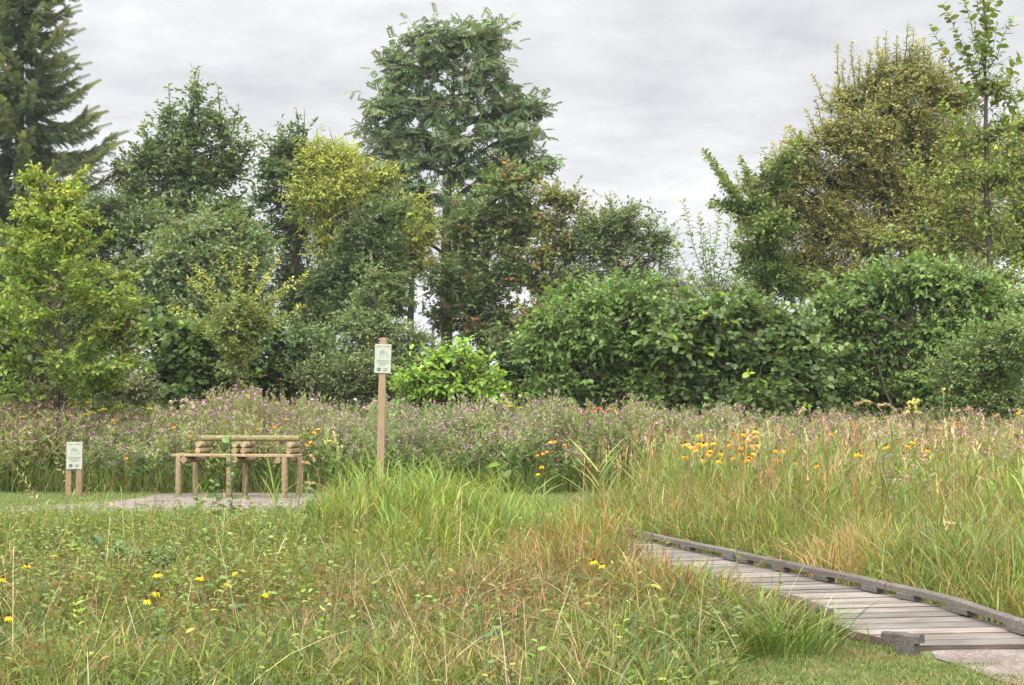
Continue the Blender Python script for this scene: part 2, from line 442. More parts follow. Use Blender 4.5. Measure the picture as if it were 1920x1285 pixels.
sheet('ground', [(-400, -100), (400, -100), (400, 700), (-400, 700)], 0.0, M_SOIL)
G2 = lambda px, py: gnd(px, py)[:2]
sheet('lawn', smooth_outline([(-16, 15.2), (-9, 15.3), (-3, 15.6), (-.6, 15.3), (1.5, 14.4), (2.3, 16.5), (1.6, 19.6), (-3, 20.2), (-9, 19.9), (-16, 20.2)], 6, .04), .004, M_LAWN)
sheet('lawn_edge', smooth_outline([(.55, 2.5), (3.4, 2.5), (3.4, 6.35), (1.9, 6.6), (1.45, 6.85), (1.1, 6.5), (.85, 5.6)], 6, .03), .004, M_LAWN)
sheet('gravel_path', smooth_outline([(-16, 16.6), (-9, 16.75), (-5.9, 16.9), (-4.9, 18.6), (-4.75, 20.0), (-3.6, 20.25), (-2.6, 20.0), (-2.3, 18.4), (-1, 17.0), (.2, 16.2), (.9, 15.2), (.85, 13.75), (-.15, 13.6), (-.5, 14.6), (-1.8, 15.7), (-4, 15.75), (-6, 15.85), (-9, 16.0), (-16, 15.8)], 6, .04), .010, M_GRAVEL)
sheet('gravel_landing', smooth_outline([(1.90, 6.52), (2.6, 6.56), (5.5, 6.5), (6.0, 2.5), (2.35, 2.5), (2.0, 4.8), (1.97, 5.7)], 6, .025), .010, M_GRAVEL)

# boardwalk -----------------------------------------------------------
m = mat('weathered_board'); M_BOARD = m
tcb = N('ShaderNodeTexCoord').outputs['Object']
mp = N('ShaderNodeMapping'); mp.inputs['Scale'].default_value = (1.1, 16, 16); mp.inputs['Rotation'].default_value = (0, 0, -.2); LK(tcb, mp.inputs['Vector'])
g1 = NOISE(mp.outputs[0], 5, 8, .65, .3); g2 = NOISE(tcb, 3.2, 4)
a_ = N('ShaderNodeAttribute', attribute_name='col')
bc = RAMP(g1, [(0.28, (0.066, 0.056, 0.047)), (0.45, (0.128, 0.112, 0.096)), (0.6, (0.182, 0.163, 0.145)), (0.75, (0.26, 0.238, 0.218))])
bc = MIXC(1.0, bc, RAMP(g2, [(0.3, (0.82, 0.78, 0.75)), (0.7, (1.1, 1.1, 1.1))]), 'MULTIPLY')
finish(MIXC(1.0, bc, a_.outputs['Color'], 'MULTIPLY'), .8, .25, g1, .5, .006)
def curve(pts, t):
    p = np.asarray(pts, float); s = np.concatenate([[0], np.cumsum(np.linalg.norm(np.diff(p, axis=0), axis=1))]); s /= s[-1]
    q = np.stack([np.interp(t, s, p[:, 0]), np.interp(t, s, p[:, 1])], -1)
    return q
DECK_R = [(2.477, 6.58), (2.39, 6.88), (1.50, 10.0), (.42, 13.8)]
DECK_L = [(1.82, 6.53), (1.575, 6.88), (.68, 9.9), (-.35, 13.5)]
def DZ(t): return .032 + .053 * np.clip(np.asarray(t) / .12, 0, 1)      # the deck dips to the gravel at its near end
bw = empty('boardwalk', (1.9, 9.0, 0), 'weathered grey plank boardwalk with low kerb rails crossing the meadow', 'boardwalk')
B0 = np.array((1.9, 9.0, 0))
g = Geo(); NP = 56
def slab(g, a, b, c, d_, zn, zf, col):
    h = .034; v = [(*a, zn - h), (*b, zn - h), (*c, zf - h), (*d_, zf - h), (*a, zn), (*b, zn), (*c, zf), (*d_, zf)]
    f = [(4, 5, 6), (4, 6, 7), (0, 2, 1), (0, 3, 2), (0, 1, 5), (0, 5, 4), (1, 2, 6), (1, 6, 5), (2, 3, 7), (2, 7, 6), (3, 0, 4), (3, 4, 7)]
    g.add(v[4:], [(0, 1, 2), (0, 2, 3)], col)
    g.add(v, f[2:], np.array(col) * (.62, .52, .44))            # weathered brown sawn edges; shadow lines between boards are painted into this tint
for i in range(NP):
    ta, tb = (i + .05) / NP, (i + .95 + R.uniform(-.06, .025)) / NP
    l0, l1, r0, r1 = curve(DECK_L, ta), curve(DECK_L, tb), curve(DECK_R, ta), curve(DECK_R, tb)
    u = unit(r0 - l0); ex, fx = R.uniform(-.015, .015), R.uniform(-.015, .015)
    z = R.uniform(-.0025, .0025); k = R.uniform(.66, 1.25); tw = R.uniform(-.035, .035)
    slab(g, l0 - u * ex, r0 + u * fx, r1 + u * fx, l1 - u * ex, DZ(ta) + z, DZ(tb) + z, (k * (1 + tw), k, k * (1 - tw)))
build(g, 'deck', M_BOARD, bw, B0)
g = Geo()
for side in (.12, .5, .88):
    p = [np.append(curve(DECK_L, t) * (1 - side) + curve(DECK_R, t) * side, DZ(t) - .075) for t in np.linspace(.005, .995, 24)]
    for a, b in zip(p[:-1], p[1:]):
        D = unit(b - a); Y = np.array((-D[1], D[0], 0)); box(g, (a + b) / 2, (np.linalg.norm(b - a), .05, .07), (.55, .5, .45), np.stack([D, Y, UP]))
build(g, 'joist', M_BOARD, bw, B0)
def rail(curve_pts, t0, t1, inset, z0, z1, tint, sgn, zz=DZ):
    """one length of kerb timber following the deck edge, with chamfered section"""
    g = Geo(); ts = np.linspace(t0, t1, 7); w = .052
    c = curve(curve_pts, ts); tg = unit(np.gradient(c, axis=0)); nrm = np.stack([-tg[:, 1], tg[:, 0]], -1) * sgn
    prof = [(-w / 2, z0), (w / 2, z0), (w / 2, z1 - .008), (w / 2 - .008, z1), (-w / 2 + .008, z1), (-w / 2, z1 - .008)]
    v = []
    for p, n_, tq in zip(c, nrm, ts):
        jz = R.uniform(-.003, .003)
        for o_, z in prof: v.append((*(p + n_ * (inset + o_)), z + jz + zz(tq)))
    f = []; k = len(prof)
    for i in range(6):
        for j in range(k):
            a, b = i * k + j, i * k + (j + 1) % k
            f += [(a, b, b + k), (a, b + k, a + k)]
    for o_, rev in ((0, 1), (6 * k, 0)):
        for j in range(1, k - 1): f.append((o_, o_ + j + 1, o_ + j) if rev else (o_, o_ + j, o_ + j + 1))
    g.add(v, f, (tint, tint * .97, tint * .93)); return g
def block(curve_pts, t, inset, z0, z1, sgn, tint, ln=.17):
    g = Geo(); a, b = curve(curve_pts, t - .004), curve(curve_pts, t + .004); D = unit(np.append(b - a, 0)); Y = np.array((-D[1], D[0], 0))
    c = np.append((a + b) / 2, 0) + Y * inset * sgn; c[2] = (z0 + z1) / 2
    box(g, c, (ln, .056, z1 - z0), (tint,) * 3, np.stack([D, Y, UP]), .004); return g
RT = [(.008, .185), (.188, .445), (.448, .70), (.703, .99)]
for a, b in RT:
    build(rail(DECK_R, a, b, .035, .036, .072, R.uniform(.56, .68), 1), 'kerb_rail', M_BOARD, bw, B0)
for t in (.03, .095, .16, .21, .285, .36, .43, .46, .56, .66, .72, .82, .93):
    build(block(DECK_R, t, .036, DZ(t) + .002, DZ(t) + .0355, 1, R.uniform(.46, .56)), 'spacer_block', M_BOARD, bw, B0)
for a, b in ((.078, .34), (.345, .62)):
    build(rail(DECK_L, a, b, .0, .022, .064, R.uniform(.36, .44), 1), 'kerb_rail', M_BOARD, bw, B0)
for t in (.10, .19, .31, .42, .55):
    build(block(DECK_L, t, .0, .0, DZ(t) + .0215, 1, R.uniform(.36, .44), .19), 'spacer_block', M_BOARD, bw, B0)
NEAR = [(1.80, 6.385), (1.668, 6.52)]                       # the short odd piece at the near corner
build(rail(NEAR, .0, 1.0, .0, .062, .100, .44, 1, lambda t: 0), 'kerb_rail', M_BOARD, bw, B0)
build(block(NEAR, .38, .0, -.02, .0615, 1, .40, .095), 'spacer_block', M_BOARD, bw, B0)

# far buildings --------------------------------------------------------
M_SLATE = noise_mat('slate_roof', [(0.3, (0.13, 0.13, 0.15)), (0.7, (0.20, 0.20, 0.23))], 3, (1, 1, 6))
M_RENDER = noise_mat('pale_render', [(0.3, (0.66, 0.66, 0.66)), (0.7, (0.80, 0.80, 0.80))], 2)
M_STONE = noise_mat('chapel_stone', [(0.3, (0.30, 0.28, 0.25)), (0.7, (0.42, 0.40, 0.36))], 3)
M_IRON = noise_mat('dark_iron', [(0.3, (0.03, 0.03, 0.035)), (0.7, (0.06, 0.06, 0.06))], 8)
M_PANE = noise_mat('dark_window_glass', [(0.3, (0.03, 0.035, 0.04)), (0.7, (0.06, 0.065, 0.07))], 2, rough=.15, bump=0)
def gable_house(name, label, cat, x0, x1, ridge_px, eave_py, ridge_py, d, wall_mat, depth=6.0, cross=None):
    A, B = at(x0, eave_py, d), at(x1, eave_py, d); zr = at(960, ridge_py, d + depth / 2)[2]; ze = A[2]
    e = empty(name, ((A[0] + B[0]) / 2, d, 0), label, cat); o = np.array(((A[0] + B[0]) / 2, d, 0)); w = B[0] - A[0]
    g = Geo(); box(g, (o[0], d + depth / 2, ze / 2), (w, depth, ze)); 
    for x in (A[0] + .02, B[0] - .02):
        g.add([(x, d, ze), (x, d + depth, ze), (x, d + depth / 2, zr - .1)], [(0, 1, 2)], (1, 1, 1))
    build(g, 'wall', wall_mat, e, o)
    g = Geo(); ov = .35
    for sgn in (-1, 1):
        y0, y1 = d + depth / 2, (d - ov if sgn < 0 else d + depth + ov); zl = ze - .25
        v = [(A[0] - ov, y1, zl), (B[0] + ov, y1, zl), (B[0] + ov, y0, zr), (A[0] - ov, y0, zr)]
        v += [(x, y, z + .14) for x, y, z in v]
        g.add(v, [(4, 5, 6), (4, 6, 7), (0, 2, 1), (0, 3, 2), (0, 1, 5), (0, 5, 4), (1, 2, 6), (1, 6, 5), (3, 0, 4), (3, 4, 7)], (1, 1, 1))
    rf = build(g, 'roof', M_SLATE, e, o)
    if cross:
        cxp, cyp, fin = cross
        p = at(cxp, ridge_py, d + depth / 2); h = at(cxp, cyp, d + depth / 2)[2] - p[2]
        g = Geo(); box(g, p + (0, 0, h / 2), (.16, .16, h + .2)); box(g, p + (0, 0, h * .72), (h * .5, .14, .16))
        build(g, 'cross', M_IRON, rf, o)
        p = at(fin, ridge_py, d + depth / 2); g = Geo(); tube(g, [p - (0, 0, .1), p + (0, 0, .9), p + (0, 0, 1.6)], [.13, .08, .02], 6); build(g, 'finial', M_IRON, rf, o)
    for k in np.linspace(.2, .8, 4):
        x = A[0] + w * k; g = Geo(); box(g, (x, d, ze * .55), (w * .1, .10, ze * .45)); build(g, 'window', M_PANE, e, o)
    return e
gable_house('chapel', 'far stone chapel whose slate roof and small cross show between the trees', 'chapel', 690, 800, 0, 660, 588, 130, M_STONE, 8, (778, 572, 793))
gable_house('pale_house', 'far white rendered house with grey roof glimpsed through the shrubs left of tall sign', 'house', 575, 668, 0, 648, 618, 100, M_RENDER, 7)

# thin air between the camera and the trees
m = mat('haze_air'); v = N('ShaderNodeVolumePrincipled'); v.inputs['Density'].default_value = HAZE; v.inputs['Color'].default_value = (.92, .94, .96, 1); v.inputs['Anisotropy'].default_value = .2
o_ = N('ShaderNodeOutputMaterial'); LK(v.outputs[0], o_.inputs['Volume'])
g = Geo(); box(g, (0, 300, 9.75), (820, 820, 21.5)); hz = build(g, 'haze', m); tag(hz, 'thin pale haze over the whole meadow', 'haze', None, 'stuff')
# ------------------------------------------------------------------ trees and shrubs, far to near
P_DARK = [(.032, .054, .021), (.052, .080, .031), (.078, .108, .045)]
P_ASH = [(.042, .068, .034), (.066, .098, .048), (.10, .132, .068)]
P_GREY = [(.056, .088, .036), (.086, .120, .050), (.122, .152, .070)]
P_OLIVE = [(.060, .080, .020), (.095, .110, .030), (.150, .140, .040)]
P_GOLD = [(.090, .106, .034), (.140, .147, .050), (.192, .182, .068)]
P_YELLOW = [(.105, .142, .030), (.165, .195, .042), (.235, .250, .062)]
P_HEDGE = [(.042, .078, .022), (.068, .118, .032), (.105, .165, .046)]
P_HAZEL = [(.036, .064, .024), (.058, .092, .033), (.088, .132, .043)]
P_LIME = [(.066, .128, .018), (.100, .180, .026), (.150, .235, .038)]
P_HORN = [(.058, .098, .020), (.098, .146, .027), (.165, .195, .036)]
P_ASPEN = [(.066, .098, .024), (.110, .142, .034), (.170, .198, .050)]
ACC_RUST = (.09, (.13, .07, .03), (.19, .085, .04))
BR = dict(limb_r=.06)

# far wood on the skyline
g = Geo()
for i in range(90):
    x = R.uniform(-75, 75); y = R.uniform(150, 175); h = R.uniform(3.5, 7.5); n = 260
    q = unit(rnd(n)) * R.uniform(.5, 1, (n, 1)) ** .4
    P = np.array((x, y, h * .55)) + q * (3.2, 2.5, h * .5)
    scatter(g, T_OVAL, P, rnd(n), rnd(n) + UP, R.uniform(.6, 1.1, n), palette(P_GREY, R.uniform(.2, .8, n)), 1.3)
tag(build(g, 'far_wood', M_LEAF), 'far line of trees on the horizon behind everything', 'woodland', None, 'stuff')

# spruce on the far left -------------------------------------------------
def spruce():
    d = 45.0; b = at(30, HY, d); b[2] = 0; top = at(42, -190, d)
    e = empty('spruce_tree', b, 'tall dark spruce with drooping branches, leaving the frame above the yellow-green young tree', 'tree')
    g, gt = Geo(), Geo(); H = top[2]
    tube(gt, [b, b + (top - b) * .5, top], [.30, .17, .02], 8)
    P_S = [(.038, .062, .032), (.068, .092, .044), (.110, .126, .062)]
    z = 2.2
    while z < H - .3:
        f = (H - z) / H; Lmax = .60 + 4.15 * f ** .85
        for a in np.arange(7) * .9 + R.uniform(0, 6):
            L = Lmax * R.uniform(.55, 1.18); az = a + R.normal() * .15
            o = b + (top - b) * (z / H) + (0, 0, R.uniform(-.15, .15)); dr = np.array((math.cos(az), math.sin(az), 0))
            t = np.linspace(0, 1, 9)[:, None]
            path = o + dr * L * t + UP * (L * (-.34 * t + .42 * t ** 3.0))
            tube(gt, path, np.linspace(.028, .006, 9), 4, caps=False)
            n = int(20 + L * 38); tt = R.uniform(.1, 1, n); ii = np.minimum((tt * 8).astype(int), 7); fr = (tt * 8 - ii)[:, None]
            P = path[ii] * (1 - fr) + path[ii + 1] * fr
            tang = unit(path[ii + 1] - path[ii]); sd = np.cross(tang, UP) * R.choice([-1, 1], n)[:, None]
            D = tang * .75 + sd * R.uniform(.2, .9, (n, 1)) - UP * R.uniform(-.35, 1.1, (n, 1))
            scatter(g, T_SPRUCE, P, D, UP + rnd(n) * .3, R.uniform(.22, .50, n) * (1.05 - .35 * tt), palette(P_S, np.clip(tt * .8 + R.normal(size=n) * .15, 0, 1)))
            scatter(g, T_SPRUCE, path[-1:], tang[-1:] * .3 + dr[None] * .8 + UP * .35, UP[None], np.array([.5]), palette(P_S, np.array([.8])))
        z += R.uniform(.34, .46)
    build(gt, 'trunk', M_BARK, e, b, True); build(g, 'crown', M_LEAF, e, b)
spruce()

plant('poplar_tree', 'dark broad-leaved tree with several upright spires of foliage, right of the spruce', 'tree', 350, 45, [(350, 640, .16), (350, 420, .12), (352, 240, .05)],
      [(352, 245, 28, 52), (366, 180, 15, 44), (414, 238, 26, 36), (314, 235, 15, 40), (285, 275, 28, 26), (268, 310, 34, 40), (455, 272, 26, 16), (345, 320, 80, 60), (240, 320, 26, 26), (420, 320, 45, 50), (340, 395, 100, 50), (255, 370, 45, 40), (440, 390, 40, 40)],
      dens=1.7, tips=9, leaves=7, size=.18, pal=[(.040, .064, .024), (.064, .092, .034), (.10, .122, .046)], clump=.62, L=.45, T=T_OVAL, 
      shoots=[(350, 230, 370, 128), (360, 210, 374, 132), (318, 250, 316, 158), (412, 240, 408, 160), (300, 300, 262, 240), (440, 320, 486, 248), (450, 310, 478, 258), (432, 250, 448, 200)], shoot=dict(step=.07, size=.2, r=.03), **BR)
plant('ivy_covered_tree', 'slim dark tree wrapped in ivy, topped by two thin spikes, right of the spired tree', 'tree', 553, 43, [(553, 640, .15), (553, 430, .12), (560, 270, .05)],
      [(556, 270, 22, 32), (534, 282, 28, 30), (520, 325, 34, 34), (560, 325, 26, 55), (505, 372, 40, 32, 0, .6), (551, 430, 26, 70), (548, 540, 36, 70), (520, 430, 40, 40, 0, .35), (575, 600, 50, 50)],
      dens=2.0, tips=10, leaves=7, size=.15, pal=P_DARK, clump=.5, L=.32, shoots=[(558, 260, 556, 205), (566, 260, 572, 208), (535, 280, 530, 250)], shoot=dict(step=.10, size=.17, r=.02))
plant('yellow_green_tree', 'yellow-green tree with hanging fine foliage between two ivy-clad trunks', 'tree', 622, 42, [(622, 640, .12), (622, 460, .09), (618, 330, .04)],
      [(598, 310, 36, 42), (632, 300, 40, 34), (590, 380, 44, 50), (640, 375, 52, 60), (690, 360, 40, 45), (720, 330, 30, 24), (615, 455, 40, 42), (660, 440, 40, 30), (600, 530, 30, 35, 0, .6), (640, 330, 56, 56), (600, 345, 44, 60)],
      dens=2.2, tips=11, leaves=8, T=T_NARROW, size=.145, pal=P_YELLOW, clump=.48, L=.4, droop=.3, wid=1.7, shoots=[(632, 300, 617, 238), (640, 300, 645, 255)], shoot=dict(step=.09, size=.14))
plant('yellow_willow', 'yellowish drooping tree just left of the tall bare trunk', 'tree', 770, 46, [(770, 640, .12), (772, 500, .08), (775, 420, .04)],
      [(775, 400, 42, 34), (790, 440, 32, 40), (750, 430, 34, 34), (765, 490, 46, 44), (795, 500, 20, 30, 0, .7), (735, 545, 26, 34)],
      dens=1.9, tips=9, leaves=8, T=T_NARROW, size=.18, pal=P_YELLOW, clump=.5, L=.42, droop=.35, wid=1.7)
plant('ivy_clad_trunk', 'broad dark ivy-clad tree beneath the yellow foliage, behind the tall sign', 'tree', 690, 41, [(690, 660, .2), (690, 520, .14), (695, 400, .06)],
      [(695, 430, 46, 50), (735, 400, 30, 40), (665, 500, 50, 60), (715, 500, 44, 60), (620, 550, 50, 60), (680, 580, 70, 50), (735, 560, 36, 40), (600, 600, 40, 45)],
      dens=2.2, tips=10, leaves=7, size=.15, pal=P_DARK, clump=.5, L=.3)
plant('ash_tree', 'tallest tree, airy blue-green crown on a bare trunk in the middle of the tree row', 'tree', 838, 48, [(838, 660, .20), (836, 480, .17), (838, 330, .14), (846, 210, .09), (852, 110, .04)],
      [(860, 70, 62, 34), (790, 74, 34, 26), (936, 74, 34, 36), (745, 130, 40, 44), (815, 120, 40, 30), (890, 135, 50, 38), (955, 165, 30, 30), (715, 195, 32, 28), (770, 195, 50, 36), (850, 200, 50, 34), (920, 215, 48, 34), (990, 210, 36, 36), (735, 255, 50, 34), (800, 265, 46, 34), (880, 270, 50, 30), (975, 265, 42, 32), (695, 290, 26, 20), (760, 315, 48, 30), (850, 320, 44, 28), (935, 310, 50, 32), (725, 345, 36, 24), (790, 365, 40, 30), (990, 320, 26, 22), (905, 350, 30, 24), (760, 400, 34, 22), (1005, 300, 16, 12), (785, 425, 34, 22, 0, .8), (885, 395, 40, 30), (740, 425, 26, 18, 0, .7), (870, 440, 26, 24, 0, .8)],
      dens=.80, tips=7, leaves=4, T=T_ASH, size=.36, pal=P_ASH, clump=.60, L=.42, droop=.25, up=.2, limb_r=.07)
plant('rowan_tree', 'dense ivy-clad tree with rusty red berry tufts, right of the tall bare trunk', 'tree', 905, 44, [(905, 660, .2), (905, 500, .15), (915, 400, .06)],
      [(905, 410, 56, 50), (960, 350, 44, 40), (1000, 320, 22, 20), (870, 470, 40, 50), (950, 430, 56, 60), (880, 540, 60, 60), (960, 510, 50, 50), (850, 590, 46, 50), (920, 600, 70, 46), (822, 540, 18, 50, 0, .7), (985, 400, 30, 40)],
      dens=2.1, tips=9, leaves=7, size=.15, pal=[(.040, .064, .025), (.064, .094, .034), (.10, .13, .048)], clump=.52, L=.34, accent=ACC_RUST)
plant('thorn_tree', 'thin yellowing tree with reddish tips leaning out right of the berry tree', 'tree', 1040, 43, [(1030, 640, .10), (1035, 480, .08), (1045, 400, .04)],
      [(1030, 370, 34, 28), (1065, 375, 34, 22), (1045, 420, 40, 34), (1085, 400, 22, 24, 0, .6), (1020, 470, 36, 44), (1030, 540, 50, 50), (1010, 600, 50, 50)],
      dens=1.6, tips=8, leaves=6, size=.15, pal=P_OLIVE, clump=.5, L=.4, accent=(.05, (.14, .085, .035), (.18, .10, .04)), shoots=[(1050, 390, 1100, 352), (1040, 380, 1060, 345), (1070, 400, 1108, 372)], shoot=dict(step=.08))
plant('round_olive_tree', 'low rounded olive-green tree behind the big hedge, right of centre', 'tree', 1150, 43, [(1150, 640, .16), (1150, 540, .13), (1150, 470, .07)],
      [(1150, 405, 40, 34), (1110, 440, 44, 40), (1185, 425, 50, 40), (1230, 450, 36, 34), (1150, 470, 70, 40), (1070, 470, 40, 40), (1240, 490, 30, 30, 0, .6), (1180, 515, 70, 24), (1085, 520, 60, 30), (1150, 560, 110, 40), (1260, 540, 50, 40, 0, .7)],
      dens=1.9, tips=9, leaves=7, size=.13, T=T_DIAMOND, pal=P_GREY, clump=.5, L=.36, accent=(.03, (.15, .10, .045), (.17, .11, .05)),
      shoots=[(1150, 400, 1140, 365), (1185, 410, 1200, 378), (1220, 430, 1235, 400), (1240, 450, 1268, 418)], shoot=dict(step=.07))
for nm, lab, bx, dd, lo in (
    ('grey_green_tree', 'bushy grey-green tree behind the young olive shrub, left of the yellow tree', 385, 40, [(370, 440, 70, 50), (440, 430, 46, 44), (320, 500, 80, 60), (420, 500, 80, 60), (480, 480, 44, 60), (360, 570, 110, 50), (470, 560, 60, 50), (300, 560, 70, 60), (400, 620, 130, 40)]),
    ('shadowy_tree', 'dark bushy tree right behind the yellow-green young tree', 190, 41, [(200, 395, 50, 44), (250, 440, 50, 50), (170, 450, 60, 60), (120, 420, 50, 60), (220, 520, 80, 60), (130, 560, 90, 70), (40, 520, 80, 80), (260, 580, 70, 50), (180, 600, 130, 50), (60, 620, 100, 50), (300, 440, 40, 50)])):
    plant(nm, lab, 'tree', bx, dd, [(bx, 660, .15), (bx, 540, .12), (bx, 440, .05)], lo, dens=1.9, tips=9, leaves=7, size=.14, T=T_OVAL, pal=P_GREY if 'grey' in nm else P_DARK, clump=.55, L=.36)
plant('russet_thicket', 'feathery russet-tinged small tree directly behind the tall sign', 'tree', 700, 34, [(700, 720, .06), (702, 600, .05), (705, 530, .02)],
      [(706, 520, 26, 34), (690, 570, 36, 40), (708, 600, 26, 34), (655, 610, 44, 36), (700, 630, 70, 30), (790, 640, 50, 24), (700, 690, 90, 40), (640, 670, 60, 30), (780, 690, 60, 40)], dens=1.9, tips=9, leaves=7, T=T_DIAMOND, size=.11, pal=P_GREY, clump=.42, L=.34, accent=(.05, (.12, .10, .04), (.15, .11, .045)))

plant('golden_thorn_tree', 'big golden-olive tree with spiky upright shoots above the right hedge', 'tree', 1640, 36, [(1640, 640, .22), (1640, 480, .18), (1650, 330, .10), (1670, 200, .04)],
      [(1700, 135, 40, 46), (1640, 165, 44, 44), (1590, 195, 34, 44), (1752, 170, 40, 50), (1560, 255, 44, 44), (1630, 255, 60, 54), (1710, 250, 60, 60), (1510, 275, 30, 28), (1500, 330, 40, 34), (1580, 340, 70, 54), (1680, 350, 74, 60), (1760, 300, 50, 70), (1410, 355, 34, 26, 0, .8), (1470, 380, 50, 36), (1440, 425, 52, 36), (1540, 430, 76, 50), (1640, 450, 76, 54), (1730, 440, 60, 60), (1500, 490, 80, 34), (1620, 520, 110, 40), (1650, 310, 60, 50), (1570, 400, 60, 50), (1720, 390, 60, 60), (1520, 530, 70, 36), (1760, 520, 90, 50), (1800, 400, 60, 70), (1690, 200, 60, 50), (1810, 330, 60, 70, 1.5), (1850, 450, 60, 60, 1.5), (1790, 190, 46, 56, .5, .7), (1805, 265, 56, 50, .5, .8), (1870, 340, 50, 60, 1, .7), (1470, 320, 34, 34), (1430, 400, 40, 30)],
      dens=2.8, tips=10, leaves=8, T=T_DIAMOND, size=.094, pal=P_GOLD, clump=.44, L=.36, accent=(.08, (.055, .085, .028), (.085, .12, .04)),
      shoots=[(1575, 200, 1569, 82), (1560, 215, 1520, 138), (1604, 180, 1597, 78), (1696, 120, 1703, 42), (1655, 150, 1645, 68), (1665, 150, 1655, 95), (1625, 180, 1632, 95), (1680, 130, 1682, 72), (1720, 130, 1722, 75), (1740, 150, 1742, 85), (1585, 200, 1583, 110), (1612, 190, 1610, 105), (1660, 130, 1662, 60), (1710, 120, 1712, 55), (1730, 130, 1735, 70), (1760, 150, 1768, 95), (1545, 250, 1528, 185), (1535, 260, 1508, 205), (1500, 260, 1474, 236), (1520, 290, 1475, 243)], shoot=dict(step=.022, size=.125, r=.018), **BR)
plant('plum_tree', 'leafy limb of a darker green tree reaching up left from the golden tree', 'tree', 1430, 34, [(1440, 640, .07), (1430, 500, .05), (1410, 400, .03)],
      [(1415, 385, 36, 26), (1362, 383, 16, 9), (1440, 430, 44, 36), (1430, 480, 56, 40), (1450, 530, 80, 40), (1450, 350, 28, 26), (1480, 300, 24, 24, 0, .8)], dens=1.6, tips=8, leaves=7, T=T_OVAL, size=.13, pal=[(.035, .06, .016), (.06, .09, .022), (.1, .13, .035)], clump=.4, L=.34,
      shoots=[(1410, 410, 1318, 283), (1400, 400, 1326, 292), (1405, 405, 1340, 305), (1420, 400, 1388, 296), (1422, 395, 1398, 310), (1440, 360, 1448, 312), (1410, 395, 1330, 383), (1400, 400, 1350, 340), (1480, 300, 1500, 255)], shoot=dict(step=.016, size=.15, r=.018))
plant('young_willow', 'thin young tree of bare upright shoots between the hedge and the golden tree', 'tree', 1335, 32, [(1335, 700, .03), (1335, 600, .025), (1335, 540, .015)],
      [(1340, 540, 44, 22), (1300, 560, 30, 16), (1385, 545, 30, 20)], dens=1.3, tips=7, leaves=6, T=T_NARROW, size=.11, pal=P_GREY, clump=.36, L=.3, wid=1.5,
      shoots=[(1330, 560, 1280, 378), (1330, 560, 1308, 405), (1335, 560, 1330, 420), (1338, 560, 1350, 398), (1340, 560, 1372, 402), (1325, 560, 1262, 460), (1345, 560, 1385, 440), (1336, 560, 1318, 440)], shoot=dict(step=.035, size=.16, r=.012, T=T_DIAMOND))
plant('edge_tree', 'yellow-green tree cut by the right frame edge beside the aspen', 'tree', 1935, 32, [(1935, 640, .12), (1935, 400, .09), (1930, 250, .04)],
      [(1925, 235, 50, 44), (1905, 310, 50, 50), (1950, 300, 50, 70), (1910, 390, 44, 54), (1960, 420, 60, 80), (1920, 470, 50, 50)], dens=1.6, tips=8, leaves=7, size=.12, pal=P_ASPEN, clump=.45, L=.36)
plant('aspen_tree', 'slender large-leaved young tree rising out of frame above the right hedge', 'tree', 1860, 27, [(1860, 700, .075), (1856, 480, .06), (1850, 300, .045), (1846, 120, .03), (1838, -70, .012)],
      [(1845, 260, 46, 40, 0, .9), (1880, 330, 46, 44), (1800, 330, 50, 44), (1770, 400, 44, 40), (1835, 400, 50, 44, 0, .8), (1880, 430, 40, 44, 0, .6), (1790, 470, 50, 34), (1850, 160, 44, 44, 0, .7), (1845, 90, 40, 40, 0, .5), (1895, 170, 36, 44, 0, .5), (1905, 250, 36, 36, 0, .7), (1790, 250, 40, 36, 0, .6), (1720, 330, 40, 24, 0, .6), (1690, 440, 36, 24, 0, .5), (1880, 520, 50, 40), (1810, 520, 50, 30)],
      dens=1.3, tips=7, leaves=6, T=T_OVAL, size=.10, pal=P_ASPEN, clump=.42, L=.36, droop=.2, limb_r=.022,
      shoots=[(1850, 230, 1742, 46), (1848, 180, 1768, 12), (1848, 120, 1800, -20), (1845, 110, 1850, -30), (1848, 140, 1900, 34), (1848, 100, 1872, -10), (1850, 210, 1912, 108), (1850, 280, 1925, 170), (1848, 170, 1790, 90), (1850, 300, 1765, 190), (1850, 60, 1825, -40), (1850, 250, 1910, 230)],
      shoot=dict(step=.038, size=.16, r=.010, T=T_ROUND, pal=[(.03, .055, .014), (.06, .09, .02), (.10, .14, .03)]))

# the leafy hedge of big shrubs -------------------------------------------
HG = 'big leafy shrubs of the right hedge'
plant('dogwood_shrub', 'bright mid-green rounded shrub with hanging leaves at the left end of the hedge', 'shrub', 1110, 24.5, [(1110, 740, .04), (1105, 640, .03)],
      [(1080, 610, 70, 60), (1150, 575, 64, 52), (1020, 660, 50, 60), (1215, 590, 56, 60), (1110, 680, 100, 70), (1200, 680, 70, 70), (1040, 730, 60, 36), (1150, 735, 90, 44), (1230, 740, 60, 40), (1060, 555, 30, 16)],
      dens=2.2, tips=10, leaves=8, T=T_OVAL, size=.102, pal=P_HEDGE, clump=.36, L=.28, droop=.4, group=HG, bark=M_TWIG, stems=5,
      shoots=[(1080, 570, 1070, 535), (1150, 540, 1160, 512), (1200, 550, 1215, 515), (1040, 600, 1030, 572), (1010, 620, 985, 600), (1110, 550, 1105, 528)], shoot=dict(step=.05, droop=.5))
